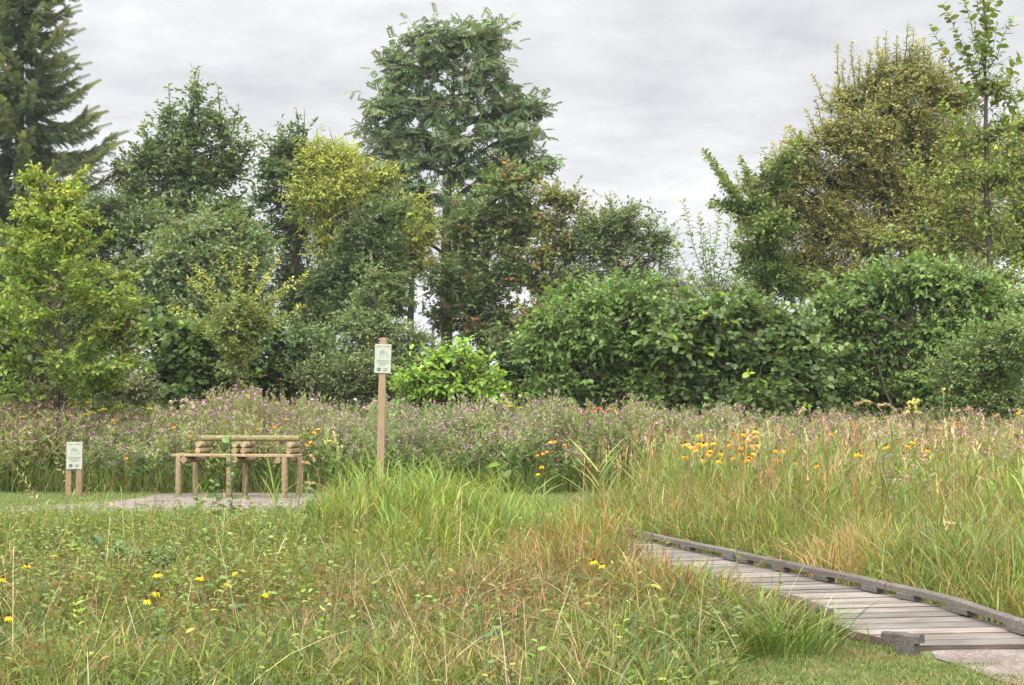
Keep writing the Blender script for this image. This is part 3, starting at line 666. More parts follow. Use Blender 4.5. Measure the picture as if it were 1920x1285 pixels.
plant('hazel_shrub', 'dark blue-green shrub with large round leaves in the middle of the hedge', 'shrub', 1390, 24, [(1390, 760, .04), (1385, 660, .03)],
      [(1320, 600, 60, 60), (1400, 600, 60, 52), (1340, 690, 90, 70), (1440, 680, 84, 80), (1300, 740, 60, 40), (1400, 760, 110, 36), (1490, 720, 60, 60), (1460, 610, 40, 40, 0, .7), (1280, 700, 50, 60), (1520, 770, 60, 34), (1510, 650, 50, 54, 0, .8), (1270, 640, 40, 50)],
      dens=2.0, tips=9, leaves=7, T=T_ROUND, size=.122, pal=P_HAZEL, clump=.38, L=.3, droop=.25, group=HG, bark=M_TWIG, stems=6, accent=(.05, (.12, .20, .03), (.17, .24, .04)),
      shoots=[(1300, 560, 1290, 528), (1380, 570, 1390, 535), (1430, 590, 1440, 560)], shoot=dict(step=.06))
plant('dogwood_shrub', 'tallest hedge shrub, fresh green dome of drooping leaves toward the right', 'shrub', 1700, 24.8, [(1700, 760, .04), (1700, 620, .03)],
      [(1640, 545, 60, 48), (1710, 525, 66, 46), (1790, 540, 66, 54), (1590, 610, 60, 60), (1680, 620, 90, 70), (1780, 630, 80, 70), (1860, 600, 60, 70), (1560, 700, 70, 70), (1535, 625, 44, 50), (1560, 570, 40, 34, 0, .8), (1660, 720, 90, 60), (1760, 730, 90, 56), (1920, 640, 60, 90)],
      dens=2.2, tips=10, leaves=8, T=T_OVAL, size=.102, pal=P_HEDGE, clump=.36, L=.28, droop=.35, group=HG, bark=M_TWIG, stems=6,
      shoots=[(1620, 520, 1605, 480), (1660, 500, 1650, 478), (1720, 490, 1725, 470), (1780, 500, 1790, 478), (1850, 550, 1870, 520)], shoot=dict(step=.05, droop=.4))
plant('hawthorn_shrub', 'pale small-leaved shrub with long thin sprays in front of the hedge, far right', 'shrub', 1830, 22.6, [(1830, 760, .03), (1830, 680, .02)],
      [(1800, 690, 60, 54), (1860, 700, 60, 60), (1900, 640, 40, 60), (1810, 750, 60, 36), (1900, 760, 60, 40), (1845, 640, 36, 36, 0, .5)],
      dens=2.3, tips=11, leaves=9, T=T_DIAMOND, size=.066, twig=.0025, pal=[(.048, .082, .03), (.078, .122, .042), (.125, .175, .062)], clump=.30, L=.26, group=HG, bark=M_TWIG, stems=4,
      shoots=[(1800, 690, 1702, 668), (1800, 690, 1722, 640), (1810, 670, 1750, 590), (1840, 650, 1820, 560), (1860, 650, 1862, 565), (1880, 640, 1905, 560), (1790, 720, 1695, 700), (1830, 660, 1785, 575)], shoot=dict(step=.016, size=.066, r=.004))
plant('bramble_thicket', 'small shadowy shrub filling the gap between lime shrub and hedge', 'shrub', 965, 25.5, [(965, 770, .03), (965, 700, .02)],
      [(960, 690, 40, 50), (940, 740, 50, 40), (985, 740, 40, 36), (945, 640, 30, 26)], dens=2.0, tips=9, leaves=7, size=.10, pal=P_DARK, clump=.34, L=.28, bark=M_TWIG, stems=3)
plant('lime_shrub', 'luminous lime-green shrub in front of the dark trees, right of the tall sign', 'shrub', 845, 23.6, [(845, 770, .03), (845, 710, .02)],
      [(840, 695, 56, 38), (790, 718, 36, 32), (895, 706, 40, 34), (845, 730, 76, 28), (870, 672, 24, 14), (815, 674, 20, 12, 0, .7), (920, 735, 40, 30), (765, 742, 36, 24, 0, .7)],
      dens=1.7, tips=8, leaves=7, T=T_OVAL, size=.105, pal=P_LIME, clump=.32, L=.28, droop=.25, bark=M_TWIG, stems=5,
      shoots=[(840, 690, 832, 634), (870, 680, 880, 634), (800, 700, 768, 655), (900, 690, 926, 660), (790, 720, 752, 688), (780, 740, 735, 712), (850, 680, 856, 640)], shoot=dict(step=.05, droop=.3))

# shrubs behind the left flower band -------------------------------------
LG = 'shrubs behind the left flower band'
for nm, lab, bx, dd, lo, kw in (
    ('willow_shrub', 'silvery grey-green willow shrub right of the young tree trunk', 228, 24.0, [(228, 700, 40, 30), (205, 730, 44, 34), (260, 730, 40, 34)], dict(T=T_NARROW, wid=1.9, size=.08, pal=[(.085, .105, .06), (.13, .15, .09), (.19, .21, .14)], clump=.30)),
    ('hazel_shrub', 'dark broad-leaved shrub behind the flowers at the left end of the bench', 350, 25.0, [(340, 640, 60, 44), (330, 700, 66, 50), (400, 690, 60, 54), (370, 740, 80, 30), (300, 620, 30, 26)], dict(T=T_ROUND, size=.13, pal=P_HAZEL, clump=.38, accent=(.08, (.08, .14, .03), (.11, .18, .04)))),
    ('elder_shrub', 'dense green shrub behind the flowers at the right end of the bench', 530, 25.2, [(525, 640, 60, 50), (490, 700, 50, 54), (560, 690, 60, 54), (530, 740, 80, 30), (580, 640, 40, 30, 0, .7)], dict(T=T_OVAL, size=.10, pal=[(.032, .064, .026), (.052, .092, .036), (.08, .125, .05)], clump=.36)),
    ('privet_shrub', 'low dull green shrub behind the flowers just left of the tall sign', 650, 25.0, [(640, 700, 60, 34), (690, 690, 44, 44), (620, 730, 60, 30), (700, 735, 60, 30), (740, 720, 50, 40), (590, 700, 40, 34)], dict(T=T_DIAMOND, size=.07, pal=P_GREY, clump=.34)),
    ('laurel_shrub', 'almost black shrub in the shade left of the young tree trunk', 40, 25.0, [(30, 700, 70, 40), (-20, 680, 60, 60), (80, 735, 60, 40), (140, 730, 40, 40), (20, 640, 70, 40)], dict(T=T_OVAL, size=.13, pal=P_DARK, clump=.38))):
    plant(nm, lab, 'shrub', bx, dd, [(bx, 770, .03), (bx, 700, .02)], lo, dens=1.9, tips=9, leaves=7, L=.28, group=LG, bark=M_TWIG, stems=4, **kw)
plant('young_shrub_tree', 'small olive young tree with a fan of upright shoots behind the bench', 'tree', 447, 23.4, [(447, 740, .035), (447, 640, .03), (450, 590, .02)],
      [(450, 590, 50, 34), (420, 620, 34, 28, 0, .8), (490, 600, 36, 28, 0, .8), (450, 650, 44, 26, 0, .7), (440, 690, 26, 30, 0, .4)], dens=2.0, tips=9, leaves=8, T=T_DIAMOND, size=.08, pal=[(.060, .088, .026), (.095, .128, .036), (.145, .172, .052)], clump=.30, L=.28, bark=M_TWIG, twig=.003,
      shoots=[(445, 620, 362, 498), (440, 610, 352, 522), (445, 610, 378, 505), (448, 600, 417, 478), (449, 600, 450, 476), (452, 600, 482, 484), (452, 600, 522, 488), (455, 610, 548, 522), (456, 620, 578, 510), (456, 630, 570, 572), (440, 640, 325, 575), (446, 600, 432, 510), (454, 600, 502, 520)],
      shoot=dict(step=.016, size=.085, r=.008, pal=[(.08, .11, .028), (.13, .155, .038), (.21, .225, .055)], ulo=.1, uhi=.9))

# young hornbeam-like tree, layered horizontal branches --------------------
def layered_tree():
    d = 21.8; b = at(108, HY, d); b[2] = 0
    e = empty('hornbeam_tree', b, 'young yellow-green tree in layered tiers on a slim straight trunk, far left', 'tree')
    g, gt = Geo(), Geo(); top = at(85, 335, d); H = top[2]
    path = np.array([b, at(107, 640, d), at(104, 500, d), at(98, 400, d), top]); tube(gt, path, [.055, .042, .03, .018, .005], 8)
    zs = path[:, 2]
    for z in np.arange(1.0, H - .1, .038):
        f = (H - z) / (H - 1.0); i = np.searchsorted(zs, z) - 1; t = (z - zs[i]) / (zs[i + 1] - zs[i]); o = path[i] * (1 - t) + path[i + 1] * t
        a = R.uniform(0, 2 * math.pi); Lm = (.20 + 1.32 * min(1, f * 1.2) ** 1.0) * R.uniform(.65, 1.12)
        if z < 1.5: Lm *= .8
        rise = (.25 + .85 * (1 - f)) + R.normal() * .22
        end = o + np.array((math.cos(a), math.sin(a), rise)) * Lm; end[2] -= .06 * Lm
        br = bend(o, end, .10 * Lm, 6, .015); tube(gt, br, np.linspace(.012, .003, 6), 4, caps=False)
        n = int(10 + Lm * 26); tt = R.uniform(.15, 1, n) ** .8 * 5; ii = np.minimum(tt.astype(int), 4); fr = (tt - ii)[:, None]
        P = br[ii] * (1 - fr) + br[ii + 1] * fr; tg = unit(br[ii + 1] - br[ii]); sd = unit(np.cross(tg, UP)) * R.choice([-1, 1], n)[:, None]
        ln = .16 + .30 * (1 - tt[:, None] / 5) * Lm
        D = tg * .8 + sd * .7 + UP * R.normal(.05, .42, (n, 1)); tips = P + unit(D) * ln * R.uniform(.5, 1.2, (n, 1))
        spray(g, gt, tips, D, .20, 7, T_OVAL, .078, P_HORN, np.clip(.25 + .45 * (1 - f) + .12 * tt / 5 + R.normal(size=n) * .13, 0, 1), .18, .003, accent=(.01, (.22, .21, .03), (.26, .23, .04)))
    build(gt, 'trunk', M_TWIG, e, b, True); build(g, 'crown', M_LEAF, e, b)
layered_tree()
plant('yellowing_sapling', 'small yellowing sapling spreading right of the layered young tree', 'tree', 232, 22.6, [(232, 740, .02), (230, 640, .015)],
      [(225, 620, 44, 30, 0, .8), (240, 580, 30, 20, 0, .7), (230, 660, 54, 16, 0, .7), (200, 600, 30, 30, 0, .6)], dens=1.4, tips=7, leaves=7, T=T_OVAL, size=.085, pal=P_HORN, clump=.3, L=.26, bark=M_TWIG,
      accent=(.10, (.38, .29, .03), (.42, .32, .05)), shoots=[(232, 640, 285, 548), (230, 620, 262, 570), (228, 640, 180, 590)], shoot=dict(step=.04))

# dark low growth under the trees so that the skyline never shows between the stems
g = Geo(); n = 26000
x = R.uniform(-15, 15, n); y = R.uniform(28.5, 33, n); hm = 1.05 + .75 * vnoise(x * .8, y * .5, 51) + .35 * vnoise(x * 2.2, y, 52); z = hm * R.uniform(.02, 1, n) ** .7
scatter(g, T_OVAL, np.stack([x, y, z], -1), rnd(n) * (1, 1, .5), UP + rnd(n) * .5, R.uniform(.12, .22, n), palette(P_DARK, R.uniform(0, .9, n)), 1.2)
tag(build(g, 'undergrowth', M_LEAF), 'dark low undergrowth beneath the trees behind the shrubs', 'undergrowth', None, 'stuff')
# ------------------------------------------------------------------ grasses, herbs and the flower band (uncountable: stuff)
C_LGREEN, C_GREEN, C_BLUE = (.135, .180, .030), (.080, .122, .025), (.075, .115, .050)
C_STRAW, C_BROWN, C_OLIVE = (.27, .21, .095), (.17, .095, .038), (.110, .122, .030)
C_YGREEN = (.168, .188, .036)

def blades(g, P, h, w, lean, bend_, cols, segs=4, az=None):
    """arching grass blades: P foot points, h length, w width, lean & bend in units of length"""
    n = len(P); h = np.broadcast_to(h, (n,)); w = np.broadcast_to(w, (n,)); lean = np.broadcast_to(lean, (n,)); bend_ = np.broadcast_to(bend_, (n,))
    if az is None: az = R.uniform(0, 2 * np.pi, n)
    dr = np.stack([np.cos(az), np.sin(az), np.zeros(n)], -1)
    tw = az + np.pi / 2 + R.normal(size=n) * .6; sd = np.stack([np.cos(tw), np.sin(tw), np.zeros(n)], -1)
    t = np.linspace(0, 1, segs + 1)
    hor = lean[:, None] * t + bend_[:, None] * t ** 2.2
    ver = t[None] - (.42 * bend_[:, None] ** 1.3) * t ** 2.6 - .25 * lean[:, None] ** 2 * t
    c = P[:, None, :] + h[:, None, None] * (hor[..., None] * dr[:, None, :] + ver[..., None] * UP)
    wd = w[:, None] * np.interp(t, [0, .35, .7, 1], [.6, 1.0, .72, 0.0])[None] * .5
    L = c[:, :-1] + sd[:, None, :] * wd[:, :-1, None]; Rr = c[:, :-1] - sd[:, None, :] * wd[:, :-1, None]
    v = np.concatenate([np.stack([L, Rr], 2).reshape(n, segs * 2, 3), c[:, -1:]], 1); k = segs * 2 + 1
    f = []
    for i in range(segs - 1): f += [(2 * i, 2 * i + 1, 2 * i + 3), (2 * i, 2 * i + 3, 2 * i + 2)]
    f.append((2 * segs - 2, 2 * segs - 1, 2 * segs))
    f = np.array(f)[None] + (np.arange(n) * k)[:, None, None]
    g.add(v.reshape(-1, 3), f.reshape(-1, 3), np.repeat(np.asarray(cols)[:, None, :], k, 1).reshape(-1, 3))
def mixcol(n, opts, jit=.2, hue=.09):
    w = np.array([o[0] for o in opts], float); k = R.choice(len(opts), n, p=w / w.sum())
    c = np.array([o[1] for o in opts], float)[k]
    return np.clip(c * np.exp(R.normal(size=(n, 1)) * jit) * np.exp(R.normal(size=(n, 3)) * hue), .01, .9)
def field(n, d0, d1, wide=.40):
    n = int(n * 1.17); wide *= 1.17
    """points spread evenly over the ground the camera could see between distances d0 and d1 (and a margin)"""
    y = np.sqrt(R.uniform(d0 * d0, d1 * d1, n)); x = R.uniform(-1, 1, n) * (wide * y + .4)
    return np.stack([x, y, np.zeros(n)], -1)
def pxof(P): return 960 + F * P[:, 0] / P[:, 1], HY + F * EYE / P[:, 1]
_tr = np.linspace(0, 1, 60); _dr, _dl = curve(DECK_R, _tr), curve(DECK_L, _tr)
def deck_x(y): return np.interp(y, _dl[:, 1], _dl[:, 0]), np.interp(y, _dr[:, 1], _dr[:, 0])
def off_deck(P, m=.03):
    l, r = deck_x(P[:, 1]); return ~((P[:, 0] > l - m) & (P[:, 0] < r + m + .05) & (P[:, 1] > 6.2) & (P[:, 1] < 13.9))
def path_front(x):   # near edge of the gravel path, left of the boardwalk
    return np.interp(x, [-16, -9, -6, -4, -1.8, -.9, -.2, .3, .5], [15.85, 15.9, 15.7, 15.6, 15.6, 15.0, 13.9, 13.6, 13.4])
def left_side(P): return P[:, 0] < deck_x(P[:, 1])[0] - .02
def lawn_near(P):
    px, py = pxof(P); return (px > np.interp(py, [1150, 1190, 1230, 1285, 1400], [1600, 1545, 1400, 1365, 1300])) & (P[:, 1] < 6.9) & ~((P[:, 0] > 1.9) & (P[:, 1] > 6.35) & False)
def on_gravel(P):
    return (P[:, 0] > np.interp(P[:, 1], [2.5, 4.8, 5.7, 6.4], [2.35, 2.0, 1.97, 1.86]) + .30 * (vnoise(P[:, 0] * 6, P[:, 1] * 5, 8) - .35) + R.normal(size=len(P)) * .04) & (P[:, 1] < 6.5)

# --- left meadow -----------------------------------------------------------
g = Geo()
P = field(330000, 4.6, 16.0)
P = P[left_side(P) & (P[:, 1] < path_front(P[:, 0]) - .05 + R.normal(size=len(P)) * .12) & ~lawn_near(P) & off_deck(P)]
px, py = pxof(P); x, y = P[:, 0], P[:, 1]
n1, n2, n3 = vnoise(x * 1.3, y * .9, 1), vnoise(x * 2.9, y * 2.1, 2), vnoise(x * .7, y * .5, 3)
tall = np.clip(1 - np.hypot((px - 800) / 260, (y - 12.6) / 3.0), 0, 1) ** .5            # pale tall grass in the middle
tall = np.maximum(tall, .8 * np.clip(1 - np.hypot((px - 1120) / 150, (y - 12.2) / 1.6), 0, 1) ** .5)
tuss = np.clip(1 - np.hypot((px - 1390) / 230, (y - 7.6) / 1.7), 0, 1) ** .5             # lush grass beside the boardwalk
rust = np.clip(1.1 - np.hypot((px - 1120) / 210, (y - 9.9) / 1.6), 0, 1) ** .7 * (n2 > .2)
dry = np.clip(1 - np.hypot((px - 880) / 420, (y - 6.9) / 2.2), 0, 1) ** .6
herb = np.clip((620 - px) / 250, 0, 1) * np.clip((y - 7.6) / 1.2, 0, 1)
keep = R.uniform(size=len(P)) < np.clip(.42 + .35 * n1 + .5 * tall + .5 * tuss + .2 * dry - .25 * herb, .15, 1) * np.clip(1.15 - y / 40, .5, 1)
P, px, py, x, y, n1, n2, n3, tall, tuss, rust, dry, herb = [a[keep] for a in (P, px, py, x, y, n1, n2, n3, tall, tuss, rust, dry, herb)]
n = len(P)
edge = np.clip((path_front(x) - y) / 1.6, .25, 1)
h = (.13 + .10 * n1 + .06 * n2 + .24 * tall + .12 * tuss + .27 * rust + .06 * dry + .05 * herb) * R.uniform(.5, 1.25, n) * (edge if True else 1)
h *= np.where(y < 6.2, .85, 1)
low = np.clip(np.minimum((px + 300) / 60, (610 - px) / 50), 0, 1)          # trodden low beside the bench path
h = np.where(low > 0, np.minimum(h, .03 + (.85 + .5 * (1 - low)) * EYE * np.clip(1 - y / 15.8, 0, 1)), h)
cols = mixcol(n, [(5, C_GREEN), (4.5, C_LGREEN), (3, C_OLIVE), (.7, C_STRAW), (.5, C_BROWN), (1.5, C_BLUE)])
def recol(mask_p, opts):
    hit = R.uniform(size=n) < mask_p; cols[hit] = mixcol(int(hit.sum()), opts)
recol(dry * .75 * (.3 + n2), [(4, C_STRAW), (1.5, C_BROWN), (2, C_OLIVE)])
recol(tall * 1.0, [(4, C_LGREEN), (4, C_YGREEN), (1.2, C_GREEN), (.7, C_STRAW)])
recol(tuss * .85, [(4, C_GREEN), (3, C_LGREEN), (1.5, C_BLUE), (1, C_STRAW)])
recol(rust * 1.1, [(5, (.205, .118, .042)), (1.5, C_STRAW), (1.2, C_OLIVE)])
recol(np.clip((n3 - .62) * 2, 0, .6) * (y < 9), [(3, C_BROWN), (2, C_STRAW)])
broad = R.uniform(size=n) < .28
h *= .62 + .75 * vnoise(x * 1.9, y * 1.1, 61)
patch = vnoise(x * 1.2, y * .9, 62); cols *= np.stack([.86 + .32 * patch, .86 + .22 * patch, 1.0 - .1 * patch], -1)     # lush and dry patches
h *= np.interp(y, [5, 6.8, 8], [.72, .85, 1.0])
w = R.uniform(.0042, .0085, n) * (1 + 1.6 * tall + .5 * tuss) * np.clip(y / 8.0, .9, 1.6) * np.where(broad, 1.8, 1)
h = np.where((y > 6.75) & (y < 8.9 + .5 * n1), np.minimum(h, .10 + .7 * np.clip(deck_x(y)[0] - x, 0, 9)), h)          # shorter right at the deck edge
blades(g, P, h, w, np.abs(R.normal(.12, .16, n)) + .1 * tuss, np.clip(R.normal(.42, .28, n) + .15 * tuss + .35 * broad, .02, 1.25), cols)
tag(build(g, 'meadow_grass', M_BLADE), 'mixed green and straw meadow grass left of the boardwalk', 'grass', None, 'stuff')

# fallen straw and long thin seed stalks
g = Geo()
P = field(5200, 4.8, 12.5); P = P[left_side(P) & ~lawn_near(P) & off_deck(P) & (P[:, 1] < path_front(P[:, 0]) - .4)]
k = R.uniform(size=len(P)) < .35 + .5 * vnoise(P[:, 0] * .8, P[:, 1] * .7, 9); P = P[k]; n = len(P)
P[:, 2] = R.uniform(.01, .10, n)
blades(g, P, R.uniform(.15, .42, n), R.uniform(.0022, .004, n), R.uniform(.5, 1.3, n), R.uniform(.1, .8, n), mixcol(n, [(4, C_STRAW), (1, C_OLIVE), (1, (.50, .42, .26))]))
P = field(240, 5.2, 13.0); P = P[left_side(P) & ~lawn_near(P) & off_deck(P) & (P[:, 1] < path_front(P[:, 0]) - .4)]; n = len(P)
hs = R.uniform(.3, .62, n); az = R.uniform(0, 6.28, n); ln = np.stack([np.cos(az), np.sin(az), 0 * az], -1) * (hs * R.uniform(.05, .55, n))[:, None]
tip = P + ln + UP * hs[:, None]; c = mixcol(n, [(3, (.46, .38, .22)), (1, C_OLIVE), (1, C_BROWN)])
sticks(g, P, tip, .0016, .0010, c)
scatter(g, T_NARROW, tip - unit(ln + UP * hs[:, None]) * .04, unit(ln + UP * hs[:, None]), rnd(n), R.uniform(.03, .065, n), c * .9, .6)
tag(build(g, 'straw', M_BLADE), 'dry straw and pale seed stalks lying through the meadow', 'straw', None, 'stuff')

# low leafy herbs (small oval leaves on many short stems)
g = Geo()
P = field(19000, 5.0, 15.6); P = P[left_side(P) & ~lawn_near(P) & off_deck(P, .1) & (P[:, 1] < path_front(P[:, 0]) - .25)]
px, py = pxof(P); q = np.clip((680 - px) / 260, .0, 1) * np.clip((P[:, 1] - 6.6) / 1.0, .2, 1) + .16 + .25 * np.clip(1 - np.hypot((px - 1150) / 200, (P[:, 1] - 8.6) / 1), 0, 1)
P = P[R.uniform(size=len(P)) < q * (.4 + .8 * vnoise(P[:, 0] * 1.1, P[:, 1] * 1.1, 4))]; n = len(P)
hs = R.uniform(.12, .34, n) * np.clip((path_front(P[:, 0]) - P[:, 1]) / 2, .35, 1); pxh = pxof(P)[0]; low = np.clip(np.minimum((pxh + 300) / 60, (610 - pxh) / 50), 0, 1)
hs = np.where((low > 0) & (R.uniform(size=n) < .93), np.minimum(hs, .02 + EYE * .85 * np.clip(1 - P[:, 1] / 15.8, 0, 1)), hs)
tip = P + rnd(n) * .05 + UP * hs[:, None]; tip[:, 2] = np.maximum(tip[:, 2], .03)
sticks(g, P, tip, .002, .001, mixcol(n, [(1, C_OLIVE), (1, (.13, .07, .035))]))
m = 12; t = np.tile(np.linspace(.2, 1, m), n)[:, None]; Q = np.repeat(P, m, 0) * (1 - t) + np.repeat(tip, m, 0) * t
a = np.tile(np.arange(m) * 2.4, n) + np.repeat(R.uniform(0, 6, n), m); D = np.stack([np.cos(a), np.sin(a), np.full(n * m, .35)], -1) + rnd(n * m) * .2
base_c = mixcol(n, [(3, (.095, .145, .034)), (4, (.135, .18, .038)), (3, (.175, .20, .045)), (.6, (.07, .115, .045)), (.5, (.22, .17, .06))])
scatter(g, T_OVAL, Q, D, UP + rnd(n * m) * .9, R.uniform(.018, .048, n * m), np.clip(np.repeat(base_c, m, 0) * np.exp(R.normal(size=(n * m, 1)) * .2), .01, .9), R.uniform(.4, .8, n * m))
tag(build(g, 'meadow_herbs', M_LEAF), 'low leafy green herbs mixed into the left meadow', 'herbs', None, 'stuff')

# russet seed pods lying in the short grass
g = Geo()
P = field(5600, 5.0, 9.4); P = P[left_side(P) & ~lawn_near(P) & off_deck(P)]
px, py = pxof(P); q = vnoise(P[:, 0] * 1.6, P[:, 1] * 1.3, 12); P = P[(q > .52) & (px < 1150)]; n = len(P); P[:, 2] = R.uniform(.06, .20, n)
D = rnd(n) * (1, 1, .35)
for k in range(3):
    scatter(g, T_NARROW, P + rnd(n) * .008, unit(D) + rnd(n) * .5 * (1, 1, .4), rnd(n), R.uniform(.03, .07, n), mixcol(n, [(3, (.19, .10, .042)), (1, (.13, .07, .035)), (1, (.24, .15, .065))]), .75)
tag(build(g, 'seed_pods', M_LEAF), 'russet dried seed pods scattered over the short meadow', 'seed pods', None, 'stuff')

# --- mown lawns ------------------------------------------------------------
g = Geo()
P = np.stack([R.uniform(.4, 3.0, 90000), R.uniform(4.2, 6.95, 90000), np.zeros(90000)], -1); P = P[lawn_near(P) & ~on_gravel(P) & off_deck(P, .0)]; n = len(P)
q = vnoise(P[:, 0] * 4, P[:, 1] * 3, 5)
cols = mixcol(n, [(4, (.08, .118, .026)), (2, (.115, .145, .034)), (1.4, (.22, .18, .08))]); dryp = q > .6
hit = dryp & (R.uniform(size=n) < .55); cols[hit] = mixcol(int(hit.sum()), [(1, (.22, .17, .08)), (1, (.16, .13, .05))])
blades(g, P, R.uniform(.014, .036, n), R.uniform(.003, .005, n), np.abs(R.normal(.3, .3, n)), R.uniform(.1, .9, n), cols, 2)
P = field(120000, 14.0, 20.3); x, y = P[:, 0], P[:, 1]
pathy = (np.abs(y - np.interp(x, [-9, -6, -5, -4.8, -2.6, -2.3, -1, .2, .9], [16.35, 16.35, 17, 17.6, 17.6, 17, 16.4, 15.9, 15.0])) < np.interp(x, [-9, -6, -5, -4.8, -2.6, -2.3, -1, .9], [.42, .52, 1.4, 2.5, 2.5, 1.6, .6, .5]) + R.normal(size=len(P)) * .07)
P = P[(x < 2.3) & ~pathy & (y > path_front(x)) & off_deck(P)]; n = len(P)
blades(g, P, R.uniform(.02, .06, n), R.uniform(.004, .008, n), np.abs(R.normal(.25, .25, n)), R.uniform(.1, .8, n), mixcol(n, [(4, (.08, .122, .028)), (1.6, (.12, .145, .038)), (1.2, (.21, .175, .085))]), 2)
tag(build(g, 'mown_grass', M_BLADE), 'short mown grass beside the path and at the boardwalk end', 'grass', None, 'stuff')

# --- right meadow ----------------------------------------------------------
g = Geo()
P = field(240000, 6.2, 20.8, .42); x, y = P[:, 0], P[:, 1]; dxr = deck_x(np.minimum(y, 13.8))[1]
k = (x > np.where(y < 13.8, dxr + .07, np.interp(y, [13.8, 15, 17, 20.8], [1.0, 1.45, 1.9, 2.0]) + R.normal(size=len(P)) * .15)); P = P[k]; x, y, dxr = x[k], y[k], dxr[k]
px, py = pxof(P); n1, n2, n3 = vnoise(x * 1.2, y * .8, 21), vnoise(x * 2.6, y * 1.7, 22), vnoise(x * .55, y * .4, 23)
n = len(P); away = np.clip((x - dxr) / 1.3, 0, 1); rise = np.clip((y - 7) / 7.0, 0, 1)
h = (.16 + .24 * away + .14 * rise + .14 * n1) * R.uniform(.5, 1.25, n)
cols = mixcol(n, [(3.6, C_LGREEN), (2, C_YGREEN), (3.4, C_OLIVE), (2.0, C_STRAW), (1.9, C_BROWN), (3, C_GREEN)])
def recol(mask_p, opts):
    hit = R.uniform(size=n) < mask_p; cols[hit] = mixcol(int(hit.sum()), opts)
recol(np.clip((n3 - .62) * 3, 0, .6), [(3, C_STRAW), (2, C_BROWN), (2, C_OLIVE)])
recol(np.clip((px - 1720) / 200, 0, .55) * (y > 9), [(3, C_STRAW), (2, C_BROWN), (1, C_OLIVE)])
recol(.85 * np.clip(1 - np.hypot((px - 1600) / 110, (y - 9.3) / .8), 0, 1) ** .5, [(4, (.33, .20, .085)), (2, C_STRAW)])
broad = R.uniform(size=n) < .35
w = R.uniform(.004, .008, n) * np.clip(y / 9.0, .9, 1.7) * np.where(broad, 2.0, 1)
h *= np.where(broad, .9, 1)
blades(g, P, h, w, np.abs(R.normal(.14, .16, n)), np.clip(R.normal(.42, .25, n) + .35 * broad, .02, 1.25), cols)
tag(build(g, 'tall_grass', M_BLADE), 'tall unmown grass right of the boardwalk, green turning to straw', 'grass', None, 'stuff')

# tall dry stems and brown seed heads over the right meadow
g = Geo()
P = field(1700, 8.0, 20.5, .42); P = P[P[:, 0] > deck_x(np.minimum(P[:, 1], 13.8))[1] + .4]; n = len(P); hs = R.uniform(.5, 1.05, n)
ln = rnd(n) * (.10, .10, 0); tip = P + ln + UP * hs[:, None]; c = mixcol(n, [(3, (.36, .27, .14)), (2, (.25, .14, .07)), (2, C_OLIVE)])
sticks(g, P, tip, .0030, .0014, c)
for k in range(5):
    scatter(g, T_NARROW, tip - UP * (.02 + .03 * k), unit(ln + UP) + rnd(n) * .35, rnd(n), R.uniform(.04, .08, n), c * R.uniform(.8, 1.2, (n, 1)), 1.3)
tag(build(g, 'seed_stalks', M_BLADE), 'straw-coloured seed stalks standing over the right meadow', 'seed stalks', None, 'stuff')

